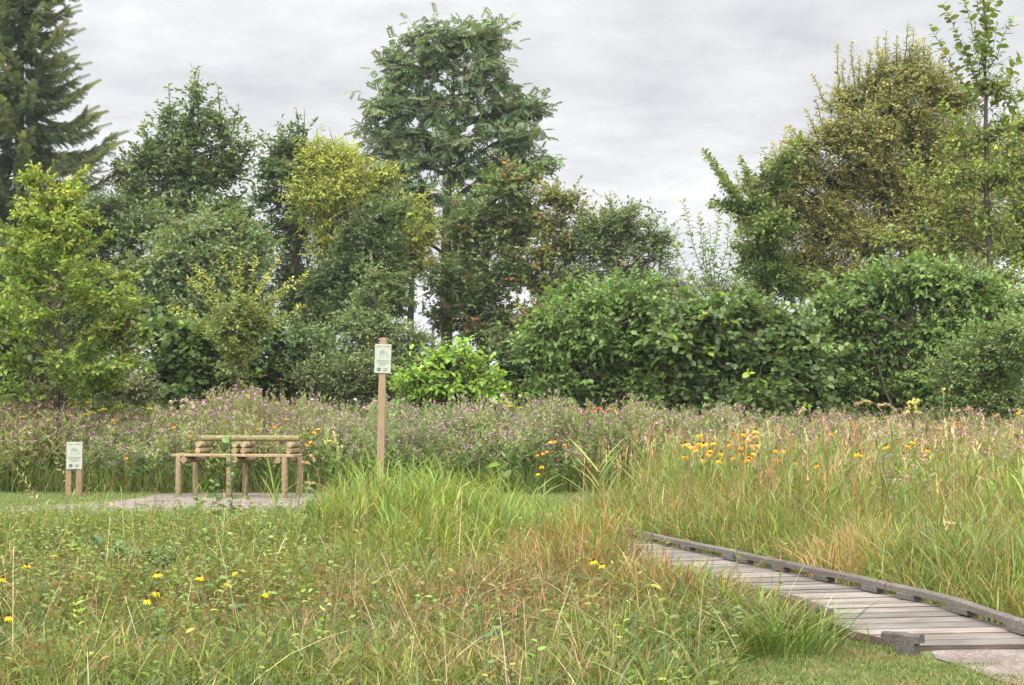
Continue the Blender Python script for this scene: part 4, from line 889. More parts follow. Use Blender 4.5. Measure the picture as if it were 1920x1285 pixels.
# --- flower band: bushy knapweed behind the bench and along the back of the meadow ----
def knapweed(seed, heads=16, hmax=1.15):
    """one bushy plant: branching thin stems, narrow leaves, small purple heads -> stems, leaves, heads"""
    rs = np.random.default_rng(seed); gs = Geo(); gh = Geo()
    for i in range(6):
        az = rs.uniform(0, 6.28); h = hmax * rs.uniform(.75, 1.0); out = rs.uniform(.05, .30)
        p0 = np.array((0, 0, 0.)); p1 = np.array((math.cos(az) * out, math.sin(az) * out, h * .62))
        sticks(gs, [p0], [p1], .004, .0028, (.10, .11, .045))
        nl = 20; t = rs.uniform(.08, 1, nl)[:, None]; Q = p0 + (p1 - p0) * t
        a = rs.uniform(0, 6.28, nl); D = np.stack([np.cos(a), np.sin(a), rs.uniform(.3, 1.2, nl)], -1)
        scatter(gs, T_NARROW, Q, D, rs.normal(size=(nl, 3)) + UP, rs.uniform(.08, .17, nl), np.array([(.115, .185, .052), (.145, .205, .058), (.17, .20, .07)])[rs.integers(0, 3, nl)], 1.3)
        for j in range(4):
            s = p0 + (p1 - p0) * rs.uniform(.55, 1); e = s + np.array((rs.normal() * .13, rs.normal() * .13, rs.uniform(.3, .42) * h))
            sticks(gs, [s], [e], .0026, .0016, (.13, .13, .055))
            nl = 11; t = rs.uniform(.1, .95, nl)[:, None]; Q = s + (e - s) * t; a = rs.uniform(0, 6.28, nl); D = np.stack([np.cos(a), np.sin(a), rs.uniform(.5, 1.5, nl)], -1)
            scatter(gs, T_NARROW, Q, D, rs.normal(size=(nl, 3)) + UP, rs.uniform(.04, .10, nl), np.array([(.145, .205, .06), (.18, .22, .07), (.23, .225, .095)])[rs.integers(0, 3, nl)], 1.3)
            for q in range(2):
                tp = e if q == 0 else s + (e - s) * .6 + np.array((rs.normal() * .06, rs.normal() * .06, .12))
                if q: sticks(gs, [s + (e - s) * .6], [tp], .0016, .0012, (.13, .13, .055))
                kind = rs.uniform()
                if kind < .30: cb, ch, R0 = (.13, .145, .06), np.array((.56, .23, .54)) * rs.uniform(.8, 1.25), .026
                elif kind < .8: cb, ch, R0 = (.18, .19, .08), np.array((.27, .265, .125)) * rs.uniform(.7, 1.2), .012
                else: cb, ch, R0 = (.12, .09, .045), np.array((.40, .27, .33)) * rs.uniform(.8, 1.2), .014
                sticks(gs, [tp - UP * .002], [tp + UP * .016], .0055, .0075, cb, 4)
                m = 8; a = np.arange(m) * 2 * np.pi / m + rs.uniform(0, 6); D = np.stack([np.cos(a), np.sin(a), rs.uniform(.25, .9, m)], -1)
                scatter(gh, T_DIAMOND, np.repeat((tp + UP * .014)[None], m, 0), D, UP + rs.normal(size=(m, 3)) * .3, R0 * rs.uniform(.8, 1.2, m), np.repeat(ch[None], m, 0), 1.2)
    return gs.arrays(), gh.arrays()
def replicate(g, proto, P, rz, sc, tint, scz=None):
    v, f, c = proto; n = len(P); ca, sa = np.cos(rz), np.sin(rz); scz = sc if scz is None else scz
    x = v[None, :, 0] * ca[:, None] - v[None, :, 1] * sa[:, None]; y = v[None, :, 0] * sa[:, None] + v[None, :, 1] * ca[:, None]
    w = np.stack([x * sc[:, None] + P[:, :1], y * sc[:, None] + P[:, 1:2], v[None, :, 2] * scz[:, None] + P[:, 2:3]], -1)
    g.add(w.reshape(-1, 3), (f[None] + (np.arange(n) * len(v))[:, None, None]).reshape(-1, 3), np.clip(c[None] * tint[:, None, :], 0, .95).reshape(-1, 3))
KN = [knapweed(100 + i) for i in range(7)]
P = field(3300, 20.5, 24.6, .42)
x, y = P[:, 0], P[:, 1]; px, py = pxof(P)
right = px > 1150
extra = field(2000, 11.5, 20.6, .42); ex, ey = pxof(extra)
ke = (extra[:, 0] > 2.5) & (R.uniform(size=len(extra)) < np.clip((extra[:, 1] - 10.5) / 8.5, 0, 1) * .7); P = np.concatenate([P, extra[ke]]); n = len(P)
px, py = pxof(P); nz = vnoise(P[:, 0] * .55, P[:, 1] * .3, 31)
top = np.interp(px, [-200, 0, 120, 340, 420, 520, 700, 830, 960, 1200, 1400, 1500, 1700, 1920, 2200], [1.0, .98, .95, 1.0, 1.22, 1.05, 1.08, 1.22, 1.06, 1.06, .96, .86, .88, .95, 1.0])
nz2 = vnoise(P[:, 0] * 1.5, P[:, 1] * .8, 33)
sc = top * R.uniform(.62, 1.08, n) * (.76 + .27 * nz + .32 * nz2) * np.where(P[:, 1] < 20.5, np.clip(.40 + .07 * (P[:, 1] - 10.5), .45, .85), 1.07) * np.clip(.62 + (P[:, 1] - 20.3) / 2.2, .62, 1.0) ** np.where(P[:, 1] > 20.3, 1, 0)
gs, gh = Geo(), Geo(); which = R.integers(0, len(KN), n); rz = R.uniform(0, 6.28, n)
tint = 1.2 * np.exp(R.normal(size=(n, 1)) * .20) * np.stack([1 + .30 * (nz - .5), 1 + 0 * nz, 1 + 0 * nz], -1)
for i, (ps, ph) in enumerate(KN):
    k = which == i
    replicate(gs, ps, P[k], rz[k], .9 + 0 * sc[k], tint[k], sc[k]); replicate(gh, ph, P[k], rz[k], .9 + 0 * sc[k], np.exp(R.normal(size=(int(k.sum()), 1)) * .12) * np.ones((1, 3)), sc[k])
e = build(gs, 'knapweed', M_LEAF); tag(e, 'bushy mass of purple knapweed behind the bench and tall sign', 'wildflowers', None, 'stuff')
h_ = build(gh, 'flower_heads', M_PETAL, e); h_['kind'] = 'stuff'
# grassy under-growth at the front foot of the band
g = Geo(); P = field(60000, 20.0, 22.4, .42); P = P[(P[:, 0] < 2.6) & (P[:, 1] > 20.15 + .2 * vnoise(P[:, 0] * 2, P[:, 1] * 0, 3))]; n = len(P)
blades(g, P, R.uniform(.12, .55, n), R.uniform(.005, .012, n), np.abs(R.normal(.15, .2, n)), np.clip(R.normal(.4, .3, n), .02, 1.1), mixcol(n, [(5, C_GREEN), (2, C_OLIVE), (.8, C_STRAW), (.6, C_BROWN), (1, C_LGREEN), (2, (.07, .11, .035))]), 3)
P = field(30000, 24.0, 34.0, .45); n = len(P)
blades(g, P, R.uniform(.2, .7, n), R.uniform(.01, .02, n), np.abs(R.normal(.15, .2, n)), np.clip(R.normal(.4, .3, n), .02, 1.1), mixcol(n, [(3, C_GREEN), (2, C_OLIVE), (1, C_BROWN)]), 3)
tag(build(g, 'rough_grass', M_BLADE), 'rough grass at the foot of the flower band', 'grass', None, 'stuff')

def culm(seed, h=1.0, nl=9):
    """a leafy grass stem with broad arching blades"""
    rs = np.random.RandomState(seed); g = Geo(); tp = np.array((rs.normal() * .06, rs.normal() * .06, h * .8))
    sticks(g, [(0, 0, 0)], [tp], .0035, .0018, (.15, .19, .05))
    t = np.linspace(.18, 1, nl); Q = tp[None] * t[:, None]; az = rs.uniform(0, 6.28) + np.arange(nl) * math.pi + rs.normal(size=nl) * .7
    c = np.array([(.135, .19, .034), (.175, .215, .042), (.10, .155, .032)])[rs.randint(0, 3, nl)] * rs.uniform(.8, 1.2, (nl, 1))
    if seed % 3 == 0: c[:4] = (.27, .20, .09)
    if seed % 4 == 1: c = c * (1.0, .80, .9)
    blades(g, Q, h * rs.uniform(.24, .44, nl), .016 * rs.uniform(.7, 1.25, nl), rs.uniform(.25, .7, nl) * (1.15 - .6 * t), rs.uniform(.25, .9, nl), c, 5, az)
    return g.arrays()
CU = [culm(300 + i) for i in range(8)]
def culms(P, h, name, label):
    g = Geo(); n = len(P); w = R.integers(0, 8, n); rz = R.uniform(0, 6.28, n); tint = np.exp(R.normal(size=(n, 1)) * .18) * np.exp(R.normal(size=(n, 3)) * .07)
    for i in range(8):
        k = w == i; replicate(g, CU[i], P[k], rz[k], .75 * h[k] + .12, tint[k], h[k])
    tag(build(g, name, M_BLADE), label, 'grass', None, 'stuff')
P = field(3600, 7.6, 20.2, .42); x, y = P[:, 0], P[:, 1]; dxr = deck_x(np.minimum(y, 13.8))[1]
P = P[(x > np.where(y < 13.8, dxr + .18, np.interp(y, [13.8, 15, 17, 20.8], [1.0, 1.45, 1.9, 2.2]))) & (R.uniform(size=len(P)) < .35 + .8 * vnoise(x * .9, y * .6, 41))]
dxr = deck_x(np.minimum(P[:, 1], 13.8))[1]
culms(P, (.32 + .34 * np.clip((P[:, 0] - dxr) / 1.2, 0, 1) + .12 * np.clip((P[:, 1] - 8) / 8, 0, 1)) * R.uniform(.7, 1.15, len(P)), 'leafy_grass', 'broad-leaved light green grass stems through the right meadow')
P = field(6400, 8.4, 15.4); P = P[left_side(P) & off_deck(P) & (P[:, 1] < path_front(P[:, 0]) - .1)]; px, py = pxof(P)
q = np.clip(1.3 - np.hypot((px - 800) / 300, (P[:, 1] - 12.4) / 3.3), 0, 1) + 1.0 * np.clip(1.3 - np.hypot((px - 1060) / 190, (P[:, 1] - 12.2) / 2.0), 0, 1)
P = P[R.uniform(size=len(P)) < q * .62 + .07]; px, py = pxof(P)
culms(P, .64 * R.uniform(.35, 1.15, len(P)) * np.interp(px, [560, 660, 900, 1010, 1200], [.6, 1, 1, .75, .6]), 'pale_leafy_grass', 'broad-leaved pale green grass in the middle of the meadow below the tall sign')

# short broad-bladed tufts in the near grass
g = Geo(); P = field(520, 5.0, 9.5); P = P[left_side(P) & ~lawn_near(P) & off_deck(P, .12)]; n = len(P); k = 16
Q = np.repeat(P, k, 0) + rnd(n * k) * (.035, .035, 0); base_c = mixcol(n, [(4, C_GREEN), (3, C_LGREEN), (1, C_BLUE), (1, C_OLIVE)], .12)
blades(g, Q, R.uniform(.09, .24, n * k), R.uniform(.006, .012, n * k), np.abs(R.normal(.35, .25, n * k)), R.uniform(.25, 1.1, n * k), np.clip(np.repeat(base_c, k, 0) * np.exp(R.normal(size=(n * k, 1)) * .15), .01, .9), 5)
tag(build(g, 'broad_grass_tufts', M_BLADE), 'short broad-bladed grass tufts in the near meadow', 'grass', None, 'stuff')

y = R.uniform(9.1, 13.4, 300); x = deck_x(y)[0] - R.uniform(.0, .45, 300)
culms(np.stack([x, y, 0 * y], -1), R.uniform(.28, .50, 300), 'bank_grass', 'leafy grass leaning over the far left edge of the boardwalk')
# ------------------------------------------------------------------ bench, signs and the single plants one can point at
# log bench ----------------------------------------------------------------
bn_o = np.array((-4.457, 19.32, 0.0)); ang = math.radians(-14.0)
BU, BV = np.array((math.cos(ang), math.sin(ang), 0)), np.array((-math.sin(ang), math.cos(ang), 0)); BM = np.stack([BU, BV, UP])
bench = empty('log_bench', bn_o, 'rustic wooden bench of round logs with a plank seat on the gravel', 'bench', rz=ang)
def L3(*p): return np.array(p, float)
def log(name, p0, p1, r, tint, parent=bench, k=12, taper=1.0):
    g = Geo(); t = np.linspace(0, 1, 5)[:, None]; p = p0 + (p1 - p0) * t; rr = r * np.array([.93, 1, 1, 1, .93]) * np.linspace(1, taper, 5)
    ends = np.array([0, .012, .5, .988, 1.0])[:, None]; p = p0 + (p1 - p0) * ends
    tube(g, p, rr, k, tint); o = build(g, name, M_LOG, parent, None, False)
    for pl in o.data.polygons: pl.use_smooth = len(o.data.polygons) > 0 and abs(pl.normal.dot(Vector((p1 - p0) / np.linalg.norm(p1 - p0)))) < .7
    return o
LEN, DEP, LZ, SEAT = 1.52, .50, .545, .575
WARM, PALE, MOSS = (.92, .88, .74), (1.12, 1.08, .92), (.70, .78, .52)
for x in (0, .735, LEN):
    f_ = R.uniform(.85, 1.0)
    log('leg', L3(x, 0, -.05), L3(x, 0, LZ - (0 if x < LEN else -.01)), .041, tuple(c * f_ for c in WARM))
    f_ = R.uniform(.8, .95)
    log('leg', L3(x, DEP, -.05), L3(x, DEP, LZ + (0 if x < LEN else .03)), .039, tuple(c * f_ for c in WARM))
for x in (.085, .82, LEN - .085):
    log('cross_log', L3(x, -.04, LZ - .045), L3(x, DEP + .06, LZ - .045), .042, WARM)
g = Geo(); box(g, (LEN / 2 + .01, .12, SEAT - .015), (LEN + .24, .30, .032), (1.12, 1.0, .88), None, .004); build(g, 'seat_plank', M_LOG, bench)
for x in (.16, .70, .82, LEN - .04):
    for lvl in (0, 1):
        log('back_log', L3(x + R.uniform(-.012, .012), .22 - .03 * lvl * 0, SEAT + .042 + .082 * lvl), L3(x + R.uniform(-.012, .012), .53, SEAT + .042 + .082 * lvl), .041, PALE if (lvl or x < .5) else WARM)
log('top_rail', L3(.13, .42, SEAT + .208), L3(LEN + .04, .42, SEAT + .208), .042, MOSS, k=14)

# information signs -----------------------------------------------------------
M_PANEL = noise_mat('sign_panel', [(0.3, (0.225, 0.24, 0.19)), (0.7, (0.26, 0.275, 0.22))], 5, rough=.5, bump=0)
M_INK = noise_mat('sign_ink', [(0.3, (0.10, 0.10, 0.062)), (0.7, (0.145, 0.14, 0.085))], 9, rough=.6, bump=0)
M_INK2 = noise_mat('sign_emblem', [(0.3, (0.012, 0.014, 0.035)), (0.7, (0.02, 0.025, 0.05))], 9, rough=.6, bump=0)
M_STEEL = noise_mat('screw_steel', [(0.3, (0.20, 0.20, 0.20)), (0.7, (0.3, 0.3, 0.3))], 9, rough=.4, bump=0)
def panel(parent, cx_, y, z0, z1, w, rz=0.0, tilt=0.0):
    """printed plate: faces -Y; everything printed sits 2 mm proud"""
    h = z1 - z0; M_ = np.array([(math.cos(rz), math.sin(rz), 0), (-math.sin(rz), math.cos(rz), 0), (0, 0, 1.0)])
    Rt = np.array([(math.cos(tilt), 0, -math.sin(tilt)), (0, 1, 0), (math.sin(tilt), 0, math.cos(tilt))]); M_ = Rt @ M_
    c = np.array((cx_, y, (z0 + z1) / 2))
    g = Geo(); box(g, c, (w, .012, h), (1, 1, 1), M_, .002); pn = build(g, 'panel', M_PANEL, parent)
    def P2(u, v, dy=-.0085): return c + np.array((u * w, dy, v * h)) @ M_
    def bar(g, u, v, bw_, bh): box(g, P2(u, v), (bw_ * w, .002, bh * h), (1, 1, 1), M_)
    for u0, u1 in ((-.42, -.10), (.02, .42)):                       # title of two words
        g = Geo(); k = int((u1 - u0) / .062)
        for i in range(k):
            u = u0 + (u1 - u0) * (i + .5) / k
            bar(g, u - .014, .42, .010, .034); bar(g, u + .014, .42 + (.004 if i % 2 else -.004), .010, .026)
            if i % 3 != 1: bar(g, u, .42 + (.014 if i % 2 else -.012), .03, .007)
        build(g, 'title_word', M_INK, pn)
    g = Geo()                                                       # line drawing of a trestle
    for u, v, bw_, bh in ((-.16, .14, .014, .24), (.03, .12, .012, .20), (-.06, .25, .24, .010), (-.04, .20, .28, .012), (.16, .22, .012, .08), (-.02, .29, .16, .006)): bar(g, u, v, bw_, bh)
    for i in range(8):
        t = i / 7; bar(g, .12 + .2 * t, .25 - .15 * t, .03, .012)
        bar(g, .31 - .12 * t, .10 - .05 * t, .022, .010)
    build(g, 'drawing', M_INK, pn)
    g = Geo(); rs = np.random.default_rng(int(z1 * 1000))
    for v, u0, u1 in ((-.06, -.40, .42), (-.11, -.34, .36), (-.165, -.26, .32), (-.215, -.20, .14)):
        u = u0
        while u < u1:
            l = rs.uniform(.05, .13); bar(g, u + l / 2, v, min(l, u1 - u + .02), .016); u += l + .028
    build(g, 'lettering', M_INK, pn)
    g = Geo(); a = np.linspace(0, 2 * np.pi, 25)[:-1]; v = [P2(-.22, -.375, -.0075)] + [P2(-.22 + .115 * math.cos(t), -.375 + .115 * w / h * math.sin(t), -.0075) for t in a]
    g.add(v, [(0, 1 + (i + 1) % 24, 1 + i) for i in range(24)], (1, 1, 1)); em = build(g, 'emblem', M_INK2, pn)
    g = Geo(); q = [(-.27, -.40), (-.17, -.40), (-.19, -.37), (-.22, -.335), (-.25, -.37)]
    g.add([P2(-.22, -.38, -.0095)] + [P2(u, v, -.0095) for u, v in q], [(0, 1 + i, 1 + (i + 1) % 5) for i in range(5)], (1, 1, 1)); build(g, 'emblem_mark', M_PANEL, em)
    g = Geo()
    for v, u1 in ((-.345, .34), (-.405, .30)):
        for i in range(4): bar(g, .08 + i * (u1 - .08) / 4, v, .055, .026)
    build(g, 'lettering', M_INK, pn)
    for u, v in ((-.44, .36), (.42, .36), (.0, -.48), (.44, -.46)):
        g = Geo(); p = P2(u, v, -.006); box(g, p, (.008, .006, .008), (1, 1, 1), M_, .002); build(g, 'screw', M_STEEL, pn)
    return pn
ds = 18.0; base = at(713, 785, ds); base[2] = 0; topz = at(717, 634, ds)[2]
sign = empty('information_sign', base, 'tall wooden post carrying a small pale printed panel near its top', 'sign'); sx = at(718.5, 634, ds)[0] - base[0]
g = Geo(); Mt = np.array([(1, 0, -sx / topz * 1.0), (0, 1, 0), (sx / topz, 0, 1)]); box(g, (sx / 2 - .0, 0, topz / 2 - .05), (.090, .075, topz + .1), (1, 1, 1), unit(Mt), .006); build(g, 'post', M_POST, sign)
zt, zb = at(0, 645.5, ds - .05)[2], at(0, 700, ds - .05)[2]; panel(sign, at(718, 672, ds - .045)[0] - base[0], -.0455, zb, zt, .205, 0, .03)
d2 = 19.4; base = at(139, 785, d2); base[2] = 0
small = empty('low_information_sign', base, 'knee-high two-post wooden sign with the same pale panel by the path', 'sign')
g = Geo(); zt = at(0, 829.5, d2)[2]; box(g, (-.072, .05, (zt - .06) / 2), (.076, .07, zt + .05), (.92, .9, .88), None, .006); build(g, 'post', M_POST, small)
g = Geo(); box(g, (.066, .055, (zt - .12) / 2), (.078, .07, zt - .03), (.86, .84, .8), None, .006); build(g, 'post', M_POST, small)
panel(small, .010, .008, at(0, 880, d2)[2], zt + .003, .205, .12, 0)

# coneflowers: stem, petals, dark cone ------------------------------------------
C_GOLD, C_ORANGE, C_RUSSET, C_YEL = (.72, .34, .012), (.60, .23, .014), (.26, .10, .02), (.74, .46, .018)
def flower_meshes(col, n_pet, size, droop, cone=.011, seed=0):
    rs = np.random.default_rng(seed); T = (np.array([(0, 0, 0), (.3, .14, .0), (.3, -.14, 0), (.6, .17, -.12), (.6, -.17, -.12), (.6, 0, -.08), (1, .05, -.34), (1, -.05, -.34)]), np.array([(0, 2, 5), (0, 5, 1), (1, 5, 3), (2, 4, 5), (3, 5, 6), (5, 4, 7), (5, 7, 6)]))
    a = np.arange(n_pet) * 2 * np.pi / n_pet + rs.normal(size=n_pet) * .12
    D = np.stack([np.cos(a), np.sin(a), np.full(n_pet, -droop) + rs.normal(size=n_pet) * .18], -1)
    P = np.stack([np.cos(a), np.sin(a), 0 * a], -1) * cone * .8
    g = Geo(); scatter(g, T, P, D, np.tile(UP, (n_pet, 1)) + .15 * rs.normal(size=(n_pet, 3)), size * rs.uniform(.8, 1.1, n_pet), np.clip(np.array(col) * np.exp(rs.normal(size=(n_pet, 1)) * .14), 0, .95)); pe = g
    g2 = Geo(); q = np.linspace(0, 1, 5); tube(g2, [(0, 0, -.006), (0, 0, .003), (0, 0, .012), (0, 0, .019), (0, 0, .022)], [cone * .7, cone, cone * .9, cone * .5, .001], 8, (.05, .022, .012))
    return pe, g2
def stem_mesh(seed, leaves=4):
    rs = np.random.default_rng(seed); g = Geo(); b = np.array([(0, 0, 0), (rs.normal() * .02, rs.normal() * .02, .5), (0, 0, 1)])
    tube(g, b, [.0032, .0026, .0020], 5, (.10, .13, .04), caps=False)
    t = rs.uniform(.15, .75, leaves)[:, None]; a = rs.uniform(0, 6.28, leaves)
    scatter(g, T_OVAL, b[0] * (1 - t) + b[2] * t, np.stack([np.cos(a), np.sin(a), np.full(leaves, .8)], -1), np.tile(UP, (leaves, 1)) + rs.normal(size=(leaves, 3)) * .3, rs.uniform(.07, .13, leaves), np.array([(.085, .125, .035)] * leaves), .8)
    return g
def as_mesh(g, name, material):
    o = build(g, name, material); me = o.data; bpy.data.objects.remove(o); return me
FL = {}
for key, col, npet, size, dr in (('gold', C_GOLD, 12, .040, .45), ('orange', C_ORANGE, 11, .038, .75), ('russet', C_RUSSET, 9, .034, 1.2), ('yellow', C_YEL, 12, .037, .25), ('ragged', C_YEL, 8, .036, .9), ('flame', (.55, .10, .014), 10, .036, .5), ('magenta', (.42, .05, .24), 9, .026, -.3)):
    FL[key] = []
    for v_ in range(3):
        pe, co = flower_meshes(col, npet, size, dr, .011, 10 + v_)
        FL[key].append((as_mesh(pe, 'petals', M_PETAL), as_mesh(co, 'cone', M_PETAL), as_mesh(stem_mesh(v_), 'stem', M_LEAF)))
def coneflower(p, key, label, group, scale=1.0):
    pe, co, st = FL[key][R.integers(0, 3)]
    e = empty('coneflower', (p[0], p[1], 0), label, 'flower', group, R.uniform(0, 6.28)); h = p[2]
    for nm, me in (('stem', st), ('petals', pe), ('cone', co)):
        o = bpy.data.objects.new(nm, me); COL.objects.link(o); o.parent = e
        if nm == 'stem': o.scale = (1, 1, h)
        else: o.location = (0, 0, h); o.rotation_euler = (R.normal() * .22, R.normal() * .22, R.uniform(0, 6)); o.scale = (scale,) * 3
    return e
RF = [(1310, 816, 'gold'), (1284, 832, 'gold'), (1298, 836, 'gold'), (1312, 831, 'gold'), (1320, 832, 'gold'), (1337, 830, 'gold'), (1303, 843, 'gold'), (1331, 844, 'gold'), (1330, 850, 'orange'), (1352, 849, 'gold'), (1346, 863, 'gold'),
      (1317, 860, 'orange'), (1284, 856, 'gold'), (1375, 811, 'russet'), (1394, 813, 'orange'), (1417, 807, 'gold'), (1414, 817, 'orange'), (1389, 820, 'russet'), (1398, 824, 'gold'), (1366, 832, 'orange'), (1390, 837, 'orange'), (1410, 834, 'orange'),
      (1419, 833, 'orange'), (1412, 849, 'gold'), (1389, 849, 'orange'), (1372, 857, 'orange'), (1394, 862, 'orange'), (1403, 861, 'orange'), (1407, 857, 'gold'), (1381, 878, 'orange'), (1440, 880, 'orange'), (1439, 889, 'russet'), (1454, 843, 'orange'),
      (1470, 843, 'orange'), (1460, 860, 'orange'), (1462, 869, 'russet'), (1358, 856, 'russet'), (1396, 826, 'russet')]
GF = 'coneflower clump in the tall grass'
KEYL = {'gold': 'golden coneflower with a dark centre in the big clump right of the reed', 'orange': 'orange drooping coneflower in the big clump right of the reed', 'russet': 'withered russet coneflower in the big clump right of the reed'}
for x, y, k in RF: coneflower(at(x, y, 14.6 + R.uniform(-.6, .6)), k, KEYL[k], 'big clump: ' + k + ' coneflowers', 1.05)
for x, y, k, dd in ((1490, 866, 'orange', 14), (1606, 850, 'gold', 14.5), (1613, 853, 'gold', 14.5), (1659, 838, 'gold', 15), (1662, 836, 'orange', 15), (1682, 826, 'russet', 15.5), (1712, 828, 'gold', 15.5), (1704, 836, 'gold', 15.3), (1762, 800, 'orange', 17), (1796, 790, 'russet', 17), (1880, 790, 'russet', 16),
                   (1908, 772, 'orange', 16), (1530, 872, 'orange', 13.6), (1612, 848, 'orange', 14.8), (1560, 812, 'orange', 16.5), (1536, 818, 'russet', 16.5), (1695, 852, 'russet', 14.6), (1740, 843, 'orange', 14.2)):
    coneflower(at(x, y, dd), k, {'gold': 'golden', 'orange': 'orange', 'russet': 'withered brownish'}[k] + ' coneflower scattered in the tall grass above the boardwalk rail', 'scattered coneflowers, ' + k)
for x, y, k, dd in ((1031, 827, 'gold', 20.3), (1040, 826, 'orange', 20.3), (1018, 849, 'orange', 20.0), (1026, 845, 'orange', 20.0), (1008, 852, 'orange', 20.0), (1016, 874, 'gold', 19.8), (1008, 888, 'gold', 19.7), (1058, 832, 'orange', 20.3)):
    coneflower(at(x, y, dd), k, ('golden' if k == 'gold' else 'orange') + ' coneflower against the purple band, left of the large reed', 'coneflowers left of the reed, ' + k, 1.0)
for x, y, k, dd in ((597, 803, 'gold', 20.4), (590, 810, 'gold', 20.3), (581, 828, 'gold', 20.0), (619, 825, 'gold', 20.1), (577, 833, 'orange', 20.0), (561, 845, 'orange', 20.0)):
    coneflower(at(x, y, dd), k, ('golden' if k == 'gold' else 'orange') + ' coneflower beside the right end of the bench', 'coneflowers by the bench, ' + k, 1.0)
for x, y, k, dd in ((212, 786, 'orange', 21), (326, 800, 'orange', 20.8), (358, 816, 'orange', 20.6), (355, 824, 'orange', 20.6), (237, 858, 'orange', 20.2), (468, 806, 'gold', 20.8), (483, 802, 'gold', 20.8), (515, 799, 'gold', 20.8), (361, 842, 'russet', 20.3)):
    coneflower(at(x, y, dd), k, {'gold': 'small golden', 'orange': 'small orange', 'russet': 'withered'}[k] + ' coneflower in the flower band left of the bench back', 'band coneflowers, ' + k, 1.0)
NEARF = [(103, 1041, 'yellow', 'yellow coneflower with nearly flat petals, upper of two at far left'), (50, 1060, 'yellow', 'yellow coneflower low in the herbs left of the tall pale stalk'), (5, 1084, 'ragged', 'yellow coneflower cut by the left frame edge'),
         (296, 1076, 'yellow', 'bright yellow coneflower above its twin in front of the dark leafy plant'), (294, 1110, 'ragged', 'ragged yellow coneflower just under its brighter twin'), (275, 1124, 'ragged', 'drooping faded yellow coneflower left of the ragged pair'),
         (374, 1082, 'yellow', 'tiny yellow coneflower deep in the herbs, right of the leafy plant'), (440, 1073, 'ragged', 'half-withered yellow coneflower on a straw stem in the herbs'), (428, 1096, 'yellow', 'small yellow coneflower under the half-withered one'),
         (500, 1113, 'ragged', 'shaggy yellow coneflower nearest the middle of the left meadow'), (15, 1156, 'ragged', 'collapsed yellow coneflower in the short grass at far left'), (1128, 1060, 'yellow', 'open yellow coneflower with dark eye among the rusty grass'),
         (1112, 1052, 'yellow', 'small flat yellow coneflower behind the open one in rusty grass'), (212, 944, 'yellow', 'lone yellow coneflower at the edge of the gravel path')]
for x, y, k, lab in NEARF:
    hz = .27 if y > 1000 else .25; dd = (EYE - hz) * F / (y - HY); coneflower(at(x, y, dd), k, lab, None, R.uniform(.55, .72))

coneflower(gnd(137, 1146, .10), 'magenta', 'single magenta flower low in the short grass at far left', None, .9).name = 'magenta_flower'

# flat-topped yellow yarrow ------------------------------------------------------
def yarrow(p, label, group, w=.042):
    e = empty('yarrow', (p[0], p[1], 0), label, 'flower', group); h = p[2]; g = Geo()
    tube(g, [(0, 0, 0), (R.normal() * .02, R.normal() * .02, h * .6), (0, 0, h - .03)], [.004, .003, .0025], 5, (.12, .14, .06), caps=False)
    n = 10; a = R.uniform(0, 6.28, n); t = R.uniform(.2, .8, n)
    scatter(g, T_NARROW, np.stack([0 * a, 0 * a, t * h], -1), np.stack([np.cos(a), np.sin(a), np.full(n, .9)], -1), rnd(n) + UP, .11, np.tile((.10, .14, .055), (n, 1)), 1.4)
    for k in range(7):
        b = k * 2.4; q = np.array((math.cos(b), math.sin(b), 0)) * w * .75 * math.sqrt(k / 7); sticks(g, [(0, 0, h - .05)], [q + (0, 0, h)], .0018, .0012, (.14, .15, .06))
    build(g, 'stem', M_LEAF, e)
    g = Geo(); n = 90; r = w * np.sqrt(R.uniform(size=n)); a = R.uniform(0, 6.28, n)
    P = np.stack([r * np.cos(a), r * np.sin(a), h + .008 - .25 * r * r / w + R.normal(size=n) * .003], -1)
    scatter(g, T_DIAMOND, P, rnd(n) * (1, 1, .25), UP + rnd(n) * .5, .020, np.clip(np.array((.46, .31, .03)) * np.exp(R.normal(size=(n, 1)) * .18), 0, .9), 1.5)
    build(g, 'flower_head', M_PETAL, e)
for x, y in ((144, 755), (166, 755), (138, 765), (132, 780), (151, 783), (162, 777), (174, 774), (195, 768), (43, 782), (97, 782), (35, 799), (16, 798)):
    yarrow(at(x, y, 21.0 + R.uniform(-.3, .6)), 'flat-topped yellow yarrow in the flower band around the foot of the layered young tree', 'yarrow under the young tree')
for x, y in ((281, 767), (535, 787)):
    yarrow(at(x, y, 21.2), 'single yellow yarrow above the bench, ' + ('beside the silvery shrub' if x < 400 else 'over the right end of its top rail'), None)
for x, y in ((948, 754), (957, 762), (975, 765), (986, 775), (1025, 771), (952, 768)):
    yarrow(at(x, y, 21.8 + R.uniform(-.3, .3)), 'yellow yarrow at the top of the band right of the lime-green shrub', 'yarrow by the lime shrub')

# orange helenium patch at the back -------------------------------------------------
for x, y in ((1091, 778), (1104, 769), (1112, 774), (1121, 768), (1133, 774), (1147, 769), (1160, 777), (1074, 767)):
    coneflower(at(x, y - 4, 20.45 + R.uniform(-.15, .25)), 'flame', 'deep orange flower in the little patch in front of the bright hanging-leaved hedge shrub', 'orange flowers before the hedge', R.uniform(.65, 1.0))

